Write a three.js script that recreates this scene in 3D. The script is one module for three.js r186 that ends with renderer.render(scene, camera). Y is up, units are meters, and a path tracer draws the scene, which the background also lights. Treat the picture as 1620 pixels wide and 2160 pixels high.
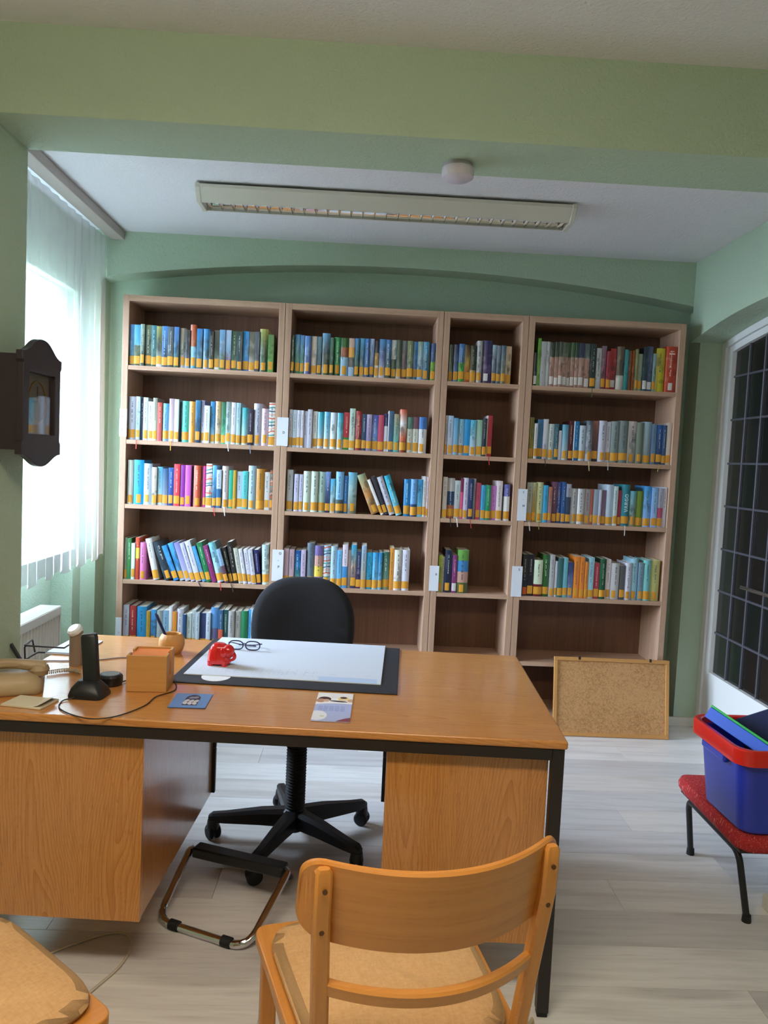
import * as THREE from 'three';
import { RoundedBoxGeometry } from 'three/addons/geometries/RoundedBoxGeometry.js';
import { mergeGeometries, toCreasedNormals } from 'three/addons/utils/BufferGeometryUtils.js';
import { RectAreaLightUniformsLib } from 'three/addons/lights/RectAreaLightUniformsLib.js';

RectAreaLightUniformsLib.init();
const scene = new THREE.Scene();

// ---------------------------------------------------------------- camera
const camera = new THREE.PerspectiveCamera(2 * Math.atan(1080 / 1639.03) * 180 / Math.PI, 1620 / 2160, 0.05, 60);
camera.position.set(1.2213, 1.3637, 3.9466);
camera.rotation.set(-0.0664, -0.0305, 0.047, 'YXZ');
scene.add(camera);

// ---------------------------------------------------------------- sky, daylight, exposure
scene.background = new THREE.Color().setRGB(0.74, 0.90, 1.12).multiplyScalar(0.6);
const renderer = new THREE.WebGLRenderer();
renderer.toneMapping = THREE.LinearToneMapping;
renderer.toneMappingExposure = 1.2;
renderer.shadowMap.enabled = true;
function areaLight(name, color, intensity, w, h, pos, target) {
  const l = new THREE.RectAreaLight(color, intensity, w, h);
  l.name = name; l.position.set(...pos); scene.add(l); l.lookAt(...target); return l;
}
const DAY = new THREE.Color().setRGB(0.74, 0.92, 1.16);
const WARM = new THREE.Color().setRGB(1.0, 0.86, 0.68);
areaLight('window_daylight', DAY, 88, 3.6, 2.7, [-3.0, 2.65, 0.95], [1.6, 0.95, 0.65]);            // bright overcast sky above the garden, coming down through the alcove window
areaLight('unseen_pendant_light', WARM, 12.5, 1.48, 0.26, [0.9, 2.268, 3.4], [0.9, 0, 3.4]);         // unseen warm lamp, out of view, placed to light the front room from above

// ---------------------------------------------------------------- helpers
function rng(seed) { let a = seed >>> 0; return () => { a = (a + 0x6D2B79F5) | 0; let t = Math.imul(a ^ (a >>> 15), 1 | a); t = (t + Math.imul(t ^ (t >>> 7), 61 | t)) ^ t; return ((t ^ (t >>> 14)) >>> 0) / 4294967296; }; }
const taken = new Map();
function numbered(name) { const n = taken.get(name) || 0; taken.set(name, n + 1); return n ? name + '_' + String(n).padStart(3, '0') : name; }
function shade(o) { o.traverse((c) => { if (c.isMesh) { c.castShadow = true; c.receiveShadow = true; } }); return o; }
function obj(name, geo, mat, parent = scene) {
  if (Array.isArray(geo)) geo = merge(geo);
  const m = new THREE.Mesh(geo, mat); m.name = parent === scene ? numbered(name) : name;
  m.castShadow = m.receiveShadow = true; parent.add(m); return m;
}
function merge(list) {
  return mergeGeometries(list.map((g) => { g = g.index ? g.toNonIndexed() : g; for (const k of Object.keys(g.attributes)) if (!['position', 'normal', 'uv'].includes(k)) g.deleteAttribute(k); return g; }));
}
function tag(o, label, category, group) { o.userData.label = label; o.userData.category = category; if (group) o.userData.group = group; return o; }
function thing(name, label, category, [x, y, z] = [0, 0, 0], turn = 0, group) {
  const o = new THREE.Group(); o.name = numbered(name); scene.add(o); o.position.set(x, y, z); o.rotation.y = turn; return tag(o, label, category, group);
}
function struct(name, geo, mat) { const o = obj(name, geo, mat); o.userData.kind = 'structure'; return o; }
const V = (x, y, z) => new THREE.Vector3(x, y, z);
// box given by its extents, uv in metres with u along the grain axis
let uvSeed = rng(77);
function grain(geo, axis = 'y', rand = true) {
  const p = geo.attributes.position, n = geo.attributes.normal, uv = new Float32Array(p.count * 2);
  const du = rand ? uvSeed() * 3 : 0, dv = rand ? uvSeed() * 3 : 0;
  for (let i = 0; i < p.count; i++) {
    const q = [p.getX(i), p.getY(i), p.getZ(i)], a = [Math.abs(n.getX(i)), Math.abs(n.getY(i)), Math.abs(n.getZ(i))];
    const g = 'xyz'.indexOf(axis), nm = a.indexOf(Math.max(...a));
    let o = [0, 1, 2].filter((k) => k !== g && k !== nm);
    if (nm === g) { const r = [0, 1, 2].filter((k) => k !== g); uv[2 * i] = q[r[0]] * 0.15 + du; uv[2 * i + 1] = q[r[1]] + dv; } else { uv[2 * i] = q[g] + du; uv[2 * i + 1] = q[o[0]] + dv; }
  }
  geo.setAttribute('uv', new THREE.BufferAttribute(uv, 2)); return geo;
}
function bx(x0, x1, y0, y1, z0, z1, r = 0, axis) {
  const w = x1 - x0, h = y1 - y0, d = z1 - z0;
  let g = r > 0 ? new RoundedBoxGeometry(w, h, d, 2, Math.min(r, w / 2.01, h / 2.01, d / 2.01)) : new THREE.BoxGeometry(w, h, d);
  if (g.index) g = g.toNonIndexed();
  g.translate((x0 + x1) / 2, (y0 + y1) / 2, (z0 + z1) / 2);
  return axis ? grain(g, axis) : flatUV(g);
}
function flatUV(geo) {                               // uv in metres from the two axes across each face's normal
  const p = geo.attributes.position, n = geo.attributes.normal, uv = new Float32Array(p.count * 2);
  for (let i = 0; i < p.count; i++) { const a = [Math.abs(n.getX(i)), Math.abs(n.getY(i)), Math.abs(n.getZ(i))], k = a.indexOf(Math.max(...a)), q = [p.getX(i), p.getY(i), p.getZ(i)], o = [0, 1, 2].filter((m) => m !== k); uv[2 * i] = q[o[0]]; uv[2 * i + 1] = q[o[1]]; }
  geo.setAttribute('uv', new THREE.BufferAttribute(uv, 2)); return geo;
}
function tube(pts, r, seg = 24, rad = 8, closed = false, tension = 0.5) {
  const c = new THREE.CatmullRomCurve3(pts.map((p) => Array.isArray(p) ? V(...p) : p), closed, 'catmullrom', tension);
  return new THREE.TubeGeometry(c, seg, r, rad, closed).toNonIndexed();
}
// straight tube with rounded bends
function pipe(pts, r, bend = 0.04, rad = 10) {
  const P = pts.map((p) => V(...p)), path = new THREE.CurvePath();
  let a = P[0];
  for (let i = 1; i < P.length; i++) {
    if (i === P.length - 1) { path.add(new THREE.LineCurve3(a, P[i])); break; }
    const d0 = P[i].clone().sub(a), d1 = P[i + 1].clone().sub(P[i]);
    const b = Math.min(bend, d0.length() * 0.49, d1.length() * 0.49);
    const s = P[i].clone().addScaledVector(d0.normalize(), -b), e = P[i].clone().addScaledVector(d1.normalize(), b);
    path.add(new THREE.LineCurve3(a, s)); path.add(new THREE.QuadraticBezierCurve3(s, P[i], e)); a = e;
  }
  const list = [];
  for (const c of path.curves) list.push(...c.getPoints(c.isLineCurve3 ? 1 : 6));
  const uniq = list.filter((p, i) => !i || p.distanceTo(list[i - 1]) > 1e-5);
  const poly = new THREE.CurvePath(); for (let i = 1; i < uniq.length; i++) poly.add(new THREE.LineCurve3(uniq[i - 1], uniq[i]));
  return sweepRound(uniq, r, rad);
}
function sweepRound(pts, r, rad = 10, cap = true) {
  const up = V(0.31, 0.83, 0.46).normalize(), pos = [], uv = [], idx = [];
  let N = null, L = 0; const rr = (i) => typeof r === 'function' ? r(i / (pts.length - 1)) : r;
  pts.forEach((p, i) => {
    const t = (pts[Math.min(i + 1, pts.length - 1)].clone().sub(pts[Math.max(i - 1, 0)])).normalize();
    if (!N) N = up.clone().cross(t).normalize(); N = N.sub(t.clone().multiplyScalar(N.dot(t))).normalize();
    const B = t.clone().cross(N); if (i) L += p.distanceTo(pts[i - 1]);
    for (let k = 0; k <= rad; k++) { const a = k / rad * Math.PI * 2, q = p.clone().addScaledVector(N, Math.cos(a) * rr(i)).addScaledVector(B, Math.sin(a) * rr(i)); pos.push(q.x, q.y, q.z); uv.push(L, k / rad * 0.1); }
  });
  for (let i = 0; i < pts.length - 1; i++) for (let k = 0; k < rad; k++) { const a = i * (rad + 1) + k, b = a + rad + 1; idx.push(a, b, a + 1, b, b + 1, a + 1); }
  if (cap) for (const i of [0, pts.length - 1]) { const c = pos.length / 3, p = pts[i]; pos.push(p.x, p.y, p.z); uv.push(0, 0); for (let k = 0; k < rad; k++) { const a = i * (rad + 1) + k; i ? idx.push(a, c, a + 1) : idx.push(a, a + 1, c); } }
  const g = new THREE.BufferGeometry(); g.setAttribute('position', new THREE.Float32BufferAttribute(pos, 3)); g.setAttribute('uv', new THREE.Float32BufferAttribute(uv, 2)); g.setIndex(idx); g.computeVertexNormals();
  return toCreasedNormals(g, 0.9);
}
// stack of closed rings -> skin; rings are arrays of Vector3 of equal length
function skin(rings, { capA = true, capB = true, crease = 0.7 } = {}) {
  const n = rings[0].length, pos = [], uv = [], idx = [];
  rings.forEach((r, i) => r.forEach((p, k) => { pos.push(p.x, p.y, p.z); uv.push(k / n, i / rings.length); }));
  for (let i = 0; i < rings.length - 1; i++) for (let k = 0; k < n; k++) { const a = i * n + k, b = i * n + (k + 1) % n; idx.push(a, b, a + n, b, b + n, a + n); }
  const cap = (i, flip) => { const c = rings[i].reduce((s, p) => s.add(p), V(0, 0, 0)).multiplyScalar(1 / n), m = pos.length / 3; pos.push(c.x, c.y, c.z); uv.push(0.5, 0.5); for (let k = 0; k < n; k++) { const a = i * n + k, b = i * n + (k + 1) % n; flip ? idx.push(a, b, m) : idx.push(b, a, m); } };
  if (capA) cap(0, false); if (capB) cap(rings.length - 1, true);
  const g = new THREE.BufferGeometry(); g.setAttribute('position', new THREE.Float32BufferAttribute(pos, 3)); g.setAttribute('uv', new THREE.Float32BufferAttribute(uv, 2)); g.setIndex(idx);
  return toCreasedNormals(g, crease);
}
function rrect(w, d, r, y, cx = 0, cz = 0, seg = 6) {   // rounded rectangle ring in the ground plane, counter-clockwise from above
  const out = []; r = Math.min(r, w / 2 - 1e-4, d / 2 - 1e-4);
  [[1, -1, -Math.PI / 2], [1, 1, 0], [-1, 1, Math.PI / 2], [-1, -1, Math.PI]].forEach(([sx, sz, a0]) => { for (let k = 0; k <= seg; k++) { const a = a0 + k / seg * Math.PI / 2; out.push(V(cx + sx * (w / 2 - r) + Math.cos(a) * r, y, cz + sz * (d / 2 - r) + Math.sin(a) * r)); } });
  return out.reverse();
}
function lathe(pts, seg = 32, crease = 0.6) { return toCreasedNormals(new THREE.LatheGeometry(pts.map(([x, y]) => new THREE.Vector2(x, y)), seg), crease); }
function cyl(r0, r1, h, x, y, z, seg = 24) { const g = new THREE.CylinderGeometry(r1, r0, h, seg).toNonIndexed(); g.translate(x, y + h / 2, z); return g; }
function extr(shape, depth, opt = {}) { return new THREE.ExtrudeGeometry(shape, { depth, bevelEnabled: false, curveSegments: 12, ...opt }); }
function poly(pts) { const s = new THREE.Shape(); pts.forEach(([x, y], i) => i ? s.lineTo(x, y) : s.moveTo(x, y)); s.closePath(); return s; }

// ---------------------------------------------------------------- procedural textures
function hash2(x, y, s) { let h = (x * 374761393 + y * 668265263 + s * 1442695041) | 0; h = Math.imul(h ^ (h >>> 13), 1274126177); return ((h ^ (h >>> 16)) >>> 0) / 4294967296; }
function vnoise(x, y, px, py, s = 1) {                // periodic value noise
  const x0 = Math.floor(x), y0 = Math.floor(y), fx = x - x0, fy = y - y0, u = fx * fx * (3 - 2 * fx), v = fy * fy * (3 - 2 * fy), m = (a, n) => ((a % n) + n) % n;
  const A = hash2(m(x0, px), m(y0, py), s), B = hash2(m(x0 + 1, px), m(y0, py), s), C = hash2(m(x0, px), m(y0 + 1, py), s), D = hash2(m(x0 + 1, px), m(y0 + 1, py), s);
  return A + (B - A) * u + (C - A) * v + (A - B - C + D) * u * v;
}
function fbm(x, y, px, py, s, oct = 4) { let a = 0.5, t = 0, k = 1; for (let i = 0; i < oct; i++) { t += a * vnoise(x * k, y * k, px * k, py * k, s + i); a *= 0.5; k *= 2; } return t; }
function tex(w, h, f, { srgb = true, rx = 1, ry = 1 } = {}) {   // f(u, v) -> [r, g, b] (0..1) or a number; repeats per metre rx, ry
  const d = new Uint8Array(w * h * 4);
  for (let j = 0; j < h; j++) for (let i = 0; i < w; i++) { let c = f((i + 0.5) / w, (j + 0.5) / h); if (!Array.isArray(c)) c = [c, c, c]; const o = (j * w + i) * 4; for (let k = 0; k < 3; k++) d[o + k] = Math.max(0, Math.min(255, Math.round(c[k] * 255))); d[o + 3] = 255; }
  const t = new THREE.DataTexture(d, w, h); t.wrapS = t.wrapT = THREE.RepeatWrapping; t.magFilter = THREE.LinearFilter; t.minFilter = THREE.LinearMipmapLinearFilter; t.generateMipmaps = true;
  if (srgb) t.colorSpace = THREE.SRGBColorSpace; t.repeat.set(rx, ry); t.needsUpdate = true; return t;
}
const lerp = (a, b, t) => a.map((x, i) => x + (b[i] - x) * t), clamp = (x, a = 0, b = 1) => Math.max(a, Math.min(b, x));
function canvasTex(w, h, draw) { const c = document.createElement('canvas'); c.width = w; c.height = h; draw(c.getContext('2d'), w, h); const t = new THREE.CanvasTexture(c); t.colorSpace = THREE.SRGBColorSpace; t.magFilter = THREE.LinearFilter; return t; }

const C = (r, g, b) => [r / 255, g / 255, b / 255];
// oak laminate: cathedral figure along u (1.2 m) across v (0.66 m, three boards)
function oakTex(light, mid, dark, seed) {
  return tex(1024, 768, (u, v) => {
    const b = Math.floor(v * 3), bv = v * 3 - b, x0 = 0.5 + 0.14 * Math.sin(u * Math.PI * 2 + b * 2.1);
    const wob = (fbm(u * 6, v * 9, 6, 9, seed, 3) - 0.45) * 0.16;
    const dx = (bv - x0 + wob) * 0.22;
    const f = (Math.sqrt(dx * dx + 0.0009) * 150 + (b % 2 ? 1 : -1) * 7 * u + wob * 9);
    const ring = f - Math.floor(f), late = Math.pow(ring, 3) * clamp(1.3 - Math.abs(dx) * 5);
    const fine = fbm(u * 14, v * 260, 14, 260, seed + 7, 3), pore = vnoise(u * 60, v * 520, 60, 520, seed + 9) > 0.83 ? 1 : 0;
    let c = lerp(light, mid, clamp(0.25 + 0.75 * late)); c = lerp(c, dark, clamp((fine - 0.42) * 0.9) + pore * 0.22);
    return c;
  }, { rx: 1 / 1.2, ry: 1 / 0.66 });
}
function plainWood(light, dark, seed, amt = 1) {
  return tex(512, 512, (u, v) => { const a = fbm(u * 3, v * 70, 3, 70, seed, 4), p = vnoise(u * 40, v * 240, 40, 240, seed + 3), k = fbm(u * 2, v * 3, 2, 3, seed + 5, 2); return lerp(light, dark, clamp((a - 0.3) * 0.9 * amt + (p > 0.8 ? 0.18 : 0) * amt + (k - 0.4) * 0.35)); }, { rx: 1, ry: 1 / 0.5 });
}
const T = {
  oak: oakTex(C(214, 152, 84), C(186, 118, 54), C(146, 84, 34), 11),
  beech: plainWood(C(194, 158, 132), C(158, 122, 98), 21),
  brown: plainWood(C(120, 84, 64), C(90, 60, 46), 27),
  honey: plainWood(C(216, 146, 66), C(186, 112, 42), 31, 0.8),
  noteWood: plainWood(C(206, 150, 84), C(176, 118, 60), 37, 0.7),
  plaster: tex(512, 512, (u, v) => 0.35 * vnoise(u * 150, v * 150, 150, 150, 3) + 0.4 * vnoise(u * 70, v * 70, 70, 70, 4) + 0.25 * vnoise(u * 256, v * 256, 256, 256, 5), { srgb: false, rx: 1 / 0.6, ry: 1 / 0.6 }),
  weave: tex(256, 256, (u, v) => 0.5 + 0.25 * Math.sin(u * Math.PI * 2 * 64) * (Math.floor(v * 64) % 2 ? 1 : -1) + 0.25 * (vnoise(u * 128, v * 128, 128, 128, 8) - 0.5), { srgb: false, rx: 1 / 0.12, ry: 1 / 0.12 }),
  linen: tex(512, 512, (u, v) => { const a = fbm(u * 4, v * 4, 4, 4, 61, 3), b = vnoise(u * 200, v * 60, 200, 60, 62), c = vnoise(u * 60, v * 200, 60, 200, 63); return lerp(C(226, 182, 130), C(200, 152, 100), clamp(a * 0.9 + (b + c - 1) * 0.35)); }, { rx: 1 / 0.5, ry: 1 / 0.5 }),
  cork: tex(512, 512, (u, v) => { const a = vnoise(u * 130, v * 130, 130, 130, 71), b = vnoise(u * 60, v * 60, 60, 60, 72), c = fbm(u * 4, v * 4, 4, 4, 73, 3); return lerp(C(204, 156, 104), C(158, 108, 62), clamp(0.15 + (a - 0.45) * 0.8 + (b - 0.5) * 0.5 + (c - 0.45) * 0.5)); }, { rx: 2, ry: 2 }),
  redCloth: tex(512, 512, (u, v) => { const k = vnoise(u * 64, v * 64, 64, 64, 81), s = vnoise(u * 170, v * 170, 170, 170, 82); return s > 0.8 && k > 0.4 ? C(232, 150, 130) : lerp(C(196, 50, 52), C(156, 28, 34), s); }, { rx: 1 / 0.25, ry: 1 / 0.25 }),
  blackCloth: tex(256, 256, (u, v) => { const s = vnoise(u * 128, v * 128, 128, 128, 91); return lerp(C(22, 22, 26), C(40, 40, 45), s); }, { rx: 1 / 0.1, ry: 1 / 0.1 }),
};
function floorTex(light, mid, dark, seed) {          // bleached plank, grain along u (1.28 m), across v (0.64 m)
  return tex(1024, 512, (u, v) => {
    const w = (fbm(u * 4, v * 6, 4, 6, seed, 3) - 0.45) * 0.035, vv = v + w;
    const a = fbm(u * 5, vv * 36, 5, 36, seed + 1, 4), b = fbm(u * 12, vv * 150, 12, 150, seed + 2, 3), k = fbm(u * 3, vv * 9, 3, 9, seed + 4, 3);
    let c = lerp(light, mid, clamp((a - 0.3) * 1.7)); c = lerp(c, dark, clamp((k - 0.52) * 1.3) + clamp((b - 0.56) * 0.9));
    return c;
  }, { rx: 1 / 1.28, ry: 1 / 0.64 });
}
T.floor = floorTex(C(236, 233, 230), C(214, 210, 206), C(160, 155, 150), 41);

// ---------------------------------------------------------------- materials
const std = (color, roughness = 0.6, o = {}) => new THREE.MeshStandardMaterial({ color, roughness, ...o });
const phys = (color, roughness = 0.5, o = {}) => new THREE.MeshPhysicalMaterial({ color, roughness, ...o });
const M = {
  wall: std(0xb3c7ae, 0.9, { bumpMap: T.plaster, bumpScale: 0.0022 }),
  ceiling: std(0xe8e7ea, 0.92, { bumpMap: T.plaster, bumpScale: 0.0022 }),
  skirting: std(0xd8d6cc, 0.5),
  white: std(0xe6e6e4, 0.4), cream: std(0xd9d3c6, 0.45), lampBody: std(0xd8d2c2, 0.4),
  oak: phys(0xffffff, 0.3, { map: T.oak, clearcoat: 0.75, clearcoatRoughness: 0.14 }),
  beech: std(0xffffff, 0.5, { map: T.beech }), brown: std(0xffffff, 0.6, { map: T.brown }),
  honey: phys(0xffffff, 0.38, { map: T.honey, clearcoat: 0.3, clearcoatRoughness: 0.25 }),
  noteWood: std(0xffffff, 0.55, { map: T.noteWood }),
  frame: std(0x241d1b, 0.45), blackPlastic: std(0x1b1b1f, 0.42), darkRubber: std(0x151517, 0.7), blackCloth: std(0xffffff, 0.95, { map: T.blackCloth, bumpMap: T.weave, bumpScale: 0.0006 }),
  chrome: std(0xd8d8dc, 0.12, { metalness: 1 }), mirror: std(0xd6dade, 0.09, { metalness: 1 }), steel: std(0x9a9aa0, 0.35, { metalness: 0.9 }),
  linen: std(0xffffff, 0.95, { map: T.linen, bumpMap: T.weave, bumpScale: 0.0007 }),
  cork: std(0xffffff, 0.95, { map: T.cork }), redCloth: std(0xffffff, 0.95, { map: T.redCloth }),
  blueBox: phys(0x2438b4, 0.3, { clearcoat: 0.2 }), redPlastic: phys(0xd42418, 0.3, { clearcoat: 0.3 }), redGloss: phys(0xd61a1a, 0.18, { clearcoat: 0.6, clearcoatRoughness: 0.1 }),
  page: std(0xe4ddcc, 0.9), paper: std(0xd2d6dc, 0.85),
  screw: std(0x6a4a2a, 0.4, { metalness: 0.5 }),
};

// ================================================================ the room
const CEIL = 2.47, BACK = -0.15, RIGHT = 2.92;
// floor: planks over a screed, joints open by a millimetre
{
  const floor = new THREE.Group(); floor.name = 'floor'; floor.userData = { kind: 'structure', label: 'pale bleached plank floor running across the room', category: 'floor' }; scene.add(floor);
  obj('screed', bx(-1.1, 4.3, -0.1, -0.0075, -0.5, 6.2), std(0x8a857e, 0.9), floor);
  const L = 1.28, W = 0.178, r = rng(5), mats = [0xffffff, 0xf3f0ee, 0xe9e8ea].map((c) => phys(c, 0.36, { map: T.floor, clearcoat: 0.25, clearcoatRoughness: 0.3 }));
  const variants = []; for (let k = 0; k < 7; k++) { const g = bx(0, L - 0.001, -0.0075, 0, 0, W - 0.001, 0.0006, 'x'); variants.push(g); }
  for (let j = 0; j < 36; j++) {
    const off = [0, 0.43, 0.85, 0.2, 0.64, 1.07][j % 6];
    for (let i = 0; i < 5; i++) {
      const x = -1.1 - off + i * L, z = -0.32 + j * W; if (x > 4.2 || x + L < -1.0) continue;
      if (z < 1.5 && (x > 3.3 || x + L < -0.5)) continue;
      const m = obj('plank', variants[Math.floor(r() * 7)], mats[Math.floor(r() * 3)], floor); m.position.set(x, 0, z);
    }
  }
}
// back wall with its shallow arched niche
{
  const x0 = -0.56, x1 = 3.45, n0 = -0.158, n1 = 2.97, sp = 2.236, ap = 2.362, cx = 1.41;
  const hw = (n1 - n0) / 2, mid = (n0 + n1) / 2, R = (hw * hw + (ap - sp) ** 2) / (2 * (ap - sp)), a = Math.asin(hw / R);
  const s = new THREE.Shape(); s.moveTo(x0, -0.02); s.lineTo(n0, -0.02); s.lineTo(n0, sp); s.absarc(mid, ap - R, R, Math.PI / 2 + a, Math.PI / 2 - a, true); s.lineTo(n1, -0.02); s.lineTo(x1, -0.02); s.lineTo(x1, CEIL); s.lineTo(x0, CEIL); s.closePath();
  const g = extr(s, 0.15, { curveSegments: 48 }); g.translate(0, 0, -0.30);
  struct('wall_back', [flatUV(g), bx(x0, x1, 0, CEIL, -0.45, -0.30)], M.wall);
}
// left wall of the alcove: window above, radiator recess below
struct('wall_left', [
  bx(-0.40, -0.235, 0, CEIL, -0.15, -0.04), bx(-0.34, -0.235, 2.13, CEIL, -0.04, 1.42), bx(-0.40, -0.235, 0, CEIL, 1.42, 1.54),
  bx(-0.40, -0.345, 0, 0.86, -0.04, 1.42),
], M.wall);
// wall stub that carries the beam, and the front room round the camera
struct('wall_stub', [bx(-1.1, 0.186, 0, CEIL, 1.54, 1.79)], M.wall);
struct('wall_front', [bx(-1.1, -0.9, 0, CEIL, 1.79, 6.2), bx(-0.9, 4.0, 0, CEIL, 6.0, 6.2), bx(3.8, 4.0, 0, CEIL, 1.9, 6.0)], M.wall);
// right wall with the arched door recess
{
  const z0 = -0.15, z1 = 1.55, mid = 0.7, R = 4.5, top = 2.139, hw = 0.85, sp = top - (R - Math.sqrt(R * R - hw * hw)), a = Math.asin(hw / R);
  const s = new THREE.Shape(); s.moveTo(z0, sp); s.absarc(mid, top - R, R, Math.PI / 2 + a, Math.PI / 2 - a, true); s.lineTo(z1, -0.02); s.lineTo(1.95, -0.02); s.lineTo(1.95, CEIL); s.lineTo(z0, CEIL); s.closePath();
  const g = extr(s, 0.36, { curveSegments: 32 }); g.rotateY(-Math.PI / 2); g.translate(RIGHT + 0.36, 0, 0);   // shape x -> world z
  struct('wall_right', [flatUV(g), bx(RIGHT + 0.36, 4.0, 0, CEIL, 1.75, 1.95)], M.wall);
  // unlit passage behind the glazed door
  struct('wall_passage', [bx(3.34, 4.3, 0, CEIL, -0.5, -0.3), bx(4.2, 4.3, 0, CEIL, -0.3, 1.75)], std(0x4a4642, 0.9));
}
struct('ceiling', [bx(-1.1, 4.3, CEIL, CEIL + 0.15, -0.5, 6.2)], M.ceiling);
struct('beam', [bx(-0.9, 3.8, 2.237, CEIL, 1.535, 1.79)], M.wall);
struct('baseboard_back', [bx(2.84, 3.13, 0, 0.05, -0.15, -0.138, 0.003), bx(-0.235, -0.158, 0, 0.05, -0.15, -0.138, 0.003)], M.skirting);

// ---- window behind the curtain
{
  const w = new THREE.Group(); w.name = 'window_1'; w.userData = { kind: 'structure', label: 'white framed window behind the sheer curtain', category: 'window' }; scene.add(w);
  const x0 = -0.345, x1 = -0.285, z0 = -0.04, z1 = 1.42, y0 = 0.86, y1 = 2.13, t = 0.07;
  obj('frame', [bx(x0, x1, y0, y1, z0, z0 + t, 0.004), bx(x0, x1, y0, y1, z1 - t, z1, 0.004), bx(x0, x1, y0, y0 + t, z0 + t, z1 - t, 0.004), bx(x0, x1, y1 - t, y1, z0 + t, z1 - t, 0.004), bx(x0, x1, y0 + t, y1 - t, 0.63, 0.75, 0.004)], M.white, w);
  const glass = phys(0xffffff, 0.0, { transmission: 1, thickness: 0, ior: 1.5 });
  obj('pane', bx(-0.318, -0.312, y0 + t, y1 - t, z0 + t, 0.63), glass, w); obj('pane', bx(-0.318, -0.312, y0 + t, y1 - t, 0.75, z1 - t), glass, w);
  obj('sill', bx(-0.3449, -0.225, 0.835, 0.86, -0.038, 1.418, 0.004), M.white, w);
}
// ---- arched glazed door in the right wall
{
  const d = new THREE.Group(); d.name = 'door_1'; d.userData = { kind: 'structure', label: 'white arched door with dark leaded glass panes', category: 'door' }; scene.add(d);
  const X = 3.10, th = 0.05, arcY = (z, top) => top - (4.5 - Math.sqrt(20.25 - (z - 0.7) ** 2));
  const side = (z0, z1, top, y0) => { const p = [[z0, y0], [z1, y0]]; for (let k = 0; k <= 12; k++) { const z = z1 + (z0 - z1) * k / 12; p.push([z, arcY(z, top)]); } return poly(p); };
  const put = (shape, dx, depth) => { const g = extr(shape, depth); g.rotateY(-Math.PI / 2); g.translate(X + dx + depth, 0, 0); return flatUV(g); };
  const hole = (s, z0, z1, top, y0) => { const p = new THREE.Path(); p.moveTo(z0, y0); p.lineTo(z1, y0); for (let k = 0; k <= 12; k++) { const z = z1 + (z0 - z1) * k / 12; p.lineTo(z, arcY(z, top)); } s.holes.push(p); return s; };
  const gz0 = -0.05, gz1 = 0.565, gy0 = 0.327, gtop = 2.068;
  obj('frame', put(hole(side(-0.149, 1.549, 2.138, 0.0005), -0.105, 1.505, 2.104, 0.002), -0.012, 0.075), M.white, d);
  const leaf = obj('leaf', put(hole(side(-0.103, 0.699, 2.102, 0.006), gz0, gz1, gtop, gy0), 0, th), M.white, d);
  const leaf2 = obj('leaf', put(hole(side(0.701, 1.503, 2.102, 0.006), 0.835, 1.45, gtop, gy0), 0, th), M.white, d);
  const zs = [gz0, 0.101, 0.254, 0.41, gz1], ys = [gy0, 0.54, 0.764, 0.984, 1.208, 1.43, 1.655, 1.877, 2.05], lead = std(0x5c5a62, 0.45, { metalness: 0.3 });
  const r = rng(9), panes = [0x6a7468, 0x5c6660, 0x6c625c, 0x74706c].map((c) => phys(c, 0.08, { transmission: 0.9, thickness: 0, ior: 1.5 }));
  for (const [lf, z] of [[leaf, zs], [leaf2, zs.map((q) => 1.4 - q).reverse()]]) {
    for (let i = 0; i < 4; i++) for (let j = 0; j < 8; j++) {
      const a = z[i], b = z[i + 1], y0 = ys[j]; let s;
      if (j < 7) s = poly([[a, y0], [b, y0], [b, ys[j + 1]], [a, ys[j + 1]]]); else s = poly([[a, y0], [b, y0], [b, arcY(b, gtop)], [a, arcY(a, gtop)]]);
      obj('pane', put(s, 0.022, 0.004), panes[Math.floor(r() * 4)], lf);
    }
    for (let i = 1; i < 4; i++) obj('lead_bar', bx(X + 0.012, X + 0.034, gy0, arcY(z[i], gtop), z[i] - 0.0055, z[i] + 0.0055, 0.003), lead, lf);
    for (let j = 1; j < 8; j++) obj('lead_bar', bx(X + 0.013, X + 0.033, ys[j] - 0.0055, ys[j] + 0.0055, z[0], z[4], 0.003), lead, lf);
  }
  obj('handle', [pipe([[X - 0.005, 0.845, 0.6], [X - 0.055, 0.845, 0.6], [X - 0.055, 0.842, 0.335]], 0.009, 0.02, 10), bx(X - 0.008, X, 0.76, 0.93, 0.58, 0.62, 0.004)], std(0xc8c8cc, 0.25, { metalness: 1 }), d);
}
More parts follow.
